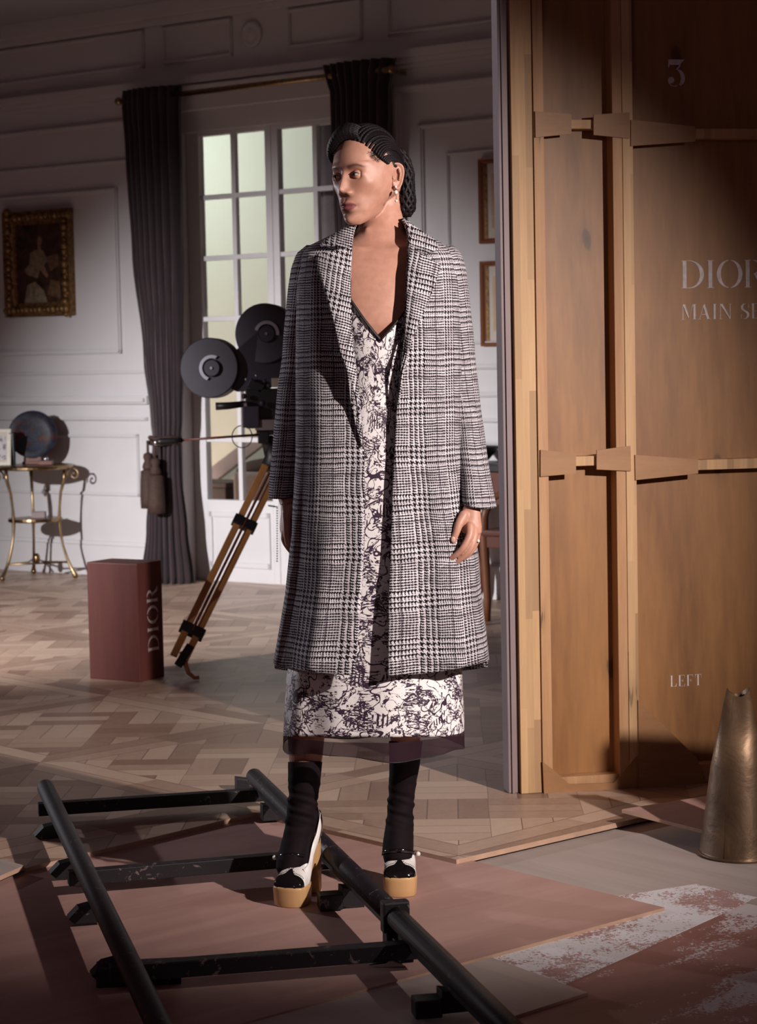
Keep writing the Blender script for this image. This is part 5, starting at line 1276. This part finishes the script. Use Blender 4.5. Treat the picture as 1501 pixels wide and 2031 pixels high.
for j in range(12):
    t = j/11; row = []
    for k in range(161):
        th = -math.pi+2*math.pi*k/160; u_a = 745+180*math.sin(th); v = 1450+t*(31+4*(u_a-745)/190+5*math.sin(th*4+.4)); p = dress_surf(min(v, 1470), th, .004+.010*t*math.sin(9*th)+.006*t)
        q_ = P(745, v).z; row.append(Vector((p.x, p.y, q_-(745-745)*.0)))
    rows.append(row)
MB().grid(rows).build('sheer_hem', M['sheer'], dress, smooth=True)
MB().tube(rows[-1], .0012, 6, False).build('hem_seam', M['binding'], dress, smooth=True)
# ============================================================ socks
def sock(pts, name='sock'):
    rows, uvs = [], []; N = 48; vs = [p[2] for p in pts]
    for v in np.linspace(vs[0], vs[-1], 120):
        l, r, dy, ry = [float(np.interp(v, vs, [p[k] for p in pts])) for k in (0, 1, 3, 4)]; row, uv = [], []
        g = (v-vs[0])/(vs[-1]-vs[0]); sl = math.exp(-((v-1600)/38)**2)*1.1+.04
        for k in range(N+1):
            a = 2*math.pi*k/N; w_ = 1+sl*(.035*math.sin(v*.30+1.6*math.sin(a)+a)+.03*math.sin(v*.17-a*2+1)+.02*math.sin(v*.47+a*3))
            row.append(P((l+r)/2+(r-l)/2*math.cos(a)*w_, v+2*math.sin(a+1)*sl, dy-ry*math.sin(a)*w_)); uv.append((a*.035, row[-1].z))
        rows.append(row); uvs.append(uv)
    return MB().grid(rows, uvs).build(name, M['sock'], person, smooth=True)
# tube then the foot part follows the shoe
s1 = sock([(571, 639, 1511, .0, .048), (571, 636, 1545, .0, .044), (572, 632, 1575, .0, .038), (570, 627, 1600, .0, .034), (567, 625, 1620, .0, .032), (565, 624, 1640, .0, .032), (560, 622, 1662, -.005, .036), (554, 616, 1685, -.016, .040), (548, 610, 1705, -.028, .040), (547, 604, 1722, -.040, .032), (553, 596, 1735, -.050, .016)])
s2 = sock([(771, 838, 1470, .055, .048), (772, 832, 1520, .06, .043), (771, 826, 1550, .065, .038), (770, 822, 1580, .07, .034), (768, 820, 1600, .07, .032), (767, 820, 1622, .068, .032), (763, 820, 1645, .062, .036), (760, 820, 1665, .052, .040), (758, 820, 1685, .040, .040), (760, 820, 1702, .030, .034), (764, 818, 1716, .020, .018)])
# ============================================================ shoes (heel at origin of a local frame, toe along +t)
def shoe(toe_px, heel_px, yaw_extra, label):
    T = G(*toe_px, 0); Hh = G(*heel_px, 0); d = (T-Hh); d.z = 0; L = .178; d.normalize()
    h0 = T-d*L                                  # heel back
    sx = Vector((-d.y, d.x, 0))                  # sideways
    def S_(t, x_, z): return h0+d*t+sx*x_+Vector((0, 0, z))
    # sole outline (half width by t)
    def hw_(t): return float(np.interp(t, [0, .01, .03, .08, .115, .145, .165, .174, .178], [.012, .024, .028, .029, .038, .041, .036, .024, .008]))
    def top(t): return float(np.interp(t, [0, .03, .07, .10, .125, .178], [.150, .145, .112, .074, .050, .046]))
    up_ = MB()
    # platform
    n = 30; tt = [.098+(.178-.098)*i/n for i in range(n+1)]
    poly = [(t, hw_(t)) for t in tt]+[(t, -hw_(t)) for t in reversed(tt)]
    pm = MB(); rows = []
    for z, k in ((.0, .95), (.003, .99), (.02, 1.02), (.040, 1.05), (.046, 1.05), (.050, 1.0)):
        rows.append([S_(.098+(t-.098)*(1 if t < .12 else (1+(k-1)*.35)), x_*k, z) for t, x_ in poly])
    pm.grid(rows, closed=True); nn = len(poly); m_ = len(rows)
    pm.f += [tuple(range(nn))[::-1], tuple((m_-1)*nn+k for k in range(nn))]
    platform = pm.build('shoe', M['heelwood'], person, smooth=False, bevel=0); platform['label'] = label
    for p in platform.data.polygons: p.use_smooth = len(p.vertices) == 4
    # wedge arch joining platform to heel + block heel
    ar_ = MB(); rows = []
    for i in range(24):
        t = .0+.125*i/23; w_ = hw_(t)*.96; zt = top(t)-.004
        zb = float(np.interp(t, [0, .030, .036, .046, .060, .085, .105, .125], [.0, .0, .040, .082, .084, .060, .035, .020]))
        t_l = t
        rows.append([S_(t_l, -w_*.98, zb), S_(t_l, w_*.98, zb), S_(t_l, w_, zt), S_(t_l, -w_, zt)])
    ar_.grid(rows, closed=True); ar_.f += [(0, 1, 2, 3), tuple(23*4+k for k in (3, 2, 1, 0))]
    ar_.build('heel', M['heelwood'], platform, bevel=.002)
    # upper
    def upper(t0, t1, ztab, mat, name, inset=1.0, thick=0, nt=40):
        rows, uvs = [], []
        for i in range(nt+1):
            t = t0+(t1-t0)*i/nt; w_ = hw_(t)*inset; zb = top(t)-.001; zt = ztab(t); row = []
            M_ = 28
            for k in range(M_+1):
                a = math.pi*k/M_; row.append(S_(t, -w_*math.cos(a)*(1+.04*math.sin(a)), zb+(zt-zb)*math.sin(a)**.75))
            rows.append(row)
        return rows
    # closed toe box: full arch from t=.112 to .178
    def zt_toe(t): return top(t)+float(np.interp(t, [.105, .125, .145, .160, .172, .178], [.058, .045, .033, .025, .014, .002]))
    rw = []
    for i in range(31):
        row = []
        for k in range(29):
            a = math.pi*k/28; t0 = .134-.030*abs(math.cos(a))**1.5; t = t0+(.1780-t0)*i/30; w_ = hw_(t); zb = top(t)-.001; zt = zt_toe(t)
            row.append(S_(t, -w_*math.cos(a)*(1+.04*math.sin(a)), zb+(zt-zb)*math.sin(a)**.75))
        rw.append(row)
    MB().grid(rw).build('vamp', M['whiteleather'], platform, smooth=True)
    rows = upper(.143, .1785, lambda t: zt_toe(t)+.0018, None, '', 1.02); N_ = len(rows[0])
    # wing-tip curve: centre point reaches furthest back
    rw = []
    for i in range(31):
        row = []
        for k in range(29):
            a = math.pi*k/28; ctr = math.exp(-((a-math.pi/2)/.20)**2); t0 = .158-.018*ctr-.006*abs(math.cos(a))-.004*math.sin(a)
            t = t0+(.1783-t0)*i/30; w_ = hw_(t)*1.02; zb = top(t)-.001; zt = zt_toe(t)+.0016
            row.append(S_(t, -w_*math.cos(a)*(1+.04*math.sin(a)), zb+(zt-zb)*math.sin(a)**.75))
        rw.append(row)
    MB().grid(rw).build('toe_cap', M['patent'], platform, smooth=True)
    # broguing dots along the wing tip
    dots = MB()
    for k in range(5, 24):
        p = (rw[0][k]+rw[1][k])/2; p2 = rw[0][k]
        dots.sph(p+(rw[0][k]-rw[3][k]).normalized()*.0045+Vector((0, 0, .0008)), .0011, 6, 4)
    dots.build('brogue_dots', M['patent'], platform)
    # side quarters and heel counter (open throat)
    for s in (-1, 1):
        rows = []
        for i in range(41):
            t = .001+.128*i/40; w_ = hw_(t); zb = top(t)-.002; hgt = float(np.interp(t, [0, .02, .05, .08, .11, .13], [.060, .052, .034, .030, .036, .040]))
            lean = float(np.interp(t, [0, .05, .11, .13], [-.001, .001, -.004, -.014]))
            rows.append([S_(t, s*(w_+(lean*q if q else 0)+.004*math.sin(math.pi*q)), zb+hgt*q) for q in [j/8 for j in range(9)]])
        o = MB().grid(rows).build('side_panel', M['whiteleather'], platform, smooth=True); sm_ = o.modifiers.new('s', 'SOLIDIFY'); sm_.thickness = .0018
        rows = []
        for i in range(15):
            t = -.001+.045*i/14; w_ = hw_(max(0, t))+.0025; zb = top(max(0, t))-.002; hgt = float(np.interp(t, [0, .02, .045], [.064, .052, .012]))
            rows.append([S_(t, s*(w_+.004*math.sin(math.pi*q)), zb+hgt*q) for q in [j/6 for j in range(7)]])
        o = MB().grid(rows).build('heel_counter', M['patent'], platform, smooth=True)
    # foot inside (sock)
    ft = MB(); rows = []
    for i in range(24):
        t = .006+.135*i/23; w_ = hw_(t)*.86; zb = top(t)+.001; hh_ = float(np.interp(t, [0, .03, .06, .09, .12, .141], [.080, .10, .085, .055, .034, .020])); lean = 0
        rows.append([S_(t, w_*math.cos(a), zb+hh_*(.5+.5*math.sin(a))) for a in [2*math.pi*k/24 for k in range(24)]])
    ft.grid(rows, closed=True); ft.f += [tuple(range(24)), tuple(23*24+k for k in range(24))[::-1]]
    ft.build('sock_foot', M['sock'], platform, smooth=True)
    # strap
    a_, b_, c_, dy0 = ((552, 1699), (578, 1690), (612, 1708), -.027) if toe_px[0] < 700 else ((760, 1692), (792, 1686), (823, 1700), .033)
    st_ = []
    l_, r_, dy_, ry_, v0_ = (551, 614, -.022, .040, 1701) if toe_px[0] < 700 else (758, 823, .037, .040, 1694)
    for k in range(25):
        a = math.radians(-5+190*k/24); st_.append(P((l_+r_)/2-(r_-l_)/2*math.cos(a)*1.04, v0_-7*math.sin(a)+(4*k/24 if toe_px[0] < 700 else 0), dy_-ry_*math.sin(a)*1.09))
    rows = [[p+Vector((0, .002, dz)) for p in st_] for dz in (-.0045, .0045)]; o = MB().grid(rows).build('strap', M['patent'], platform, smooth=True); sm_ = o.modifiers.new('s', 'SOLIDIFY'); sm_.thickness = .003
    side = -1 if toe_px[0] < 700 else 1
    pe = st_[0] if (st_[0].x < st_[-1].x) == (side < 0) else st_[-1]
    MB().sph(pe+Vector((side*.006, -.004, .002)), .0062, 16, 12).build('pearl_buckle', M['pearl'], platform, smooth=True)
    return S_
shoe((566, 1801), (622, 1768), 0, 'two-tone platform shoe on her right foot, nearest the camera')
shoe((793, 1781), (797, 1735), 0, 'two-tone platform shoe on her left foot, beyond the rail')
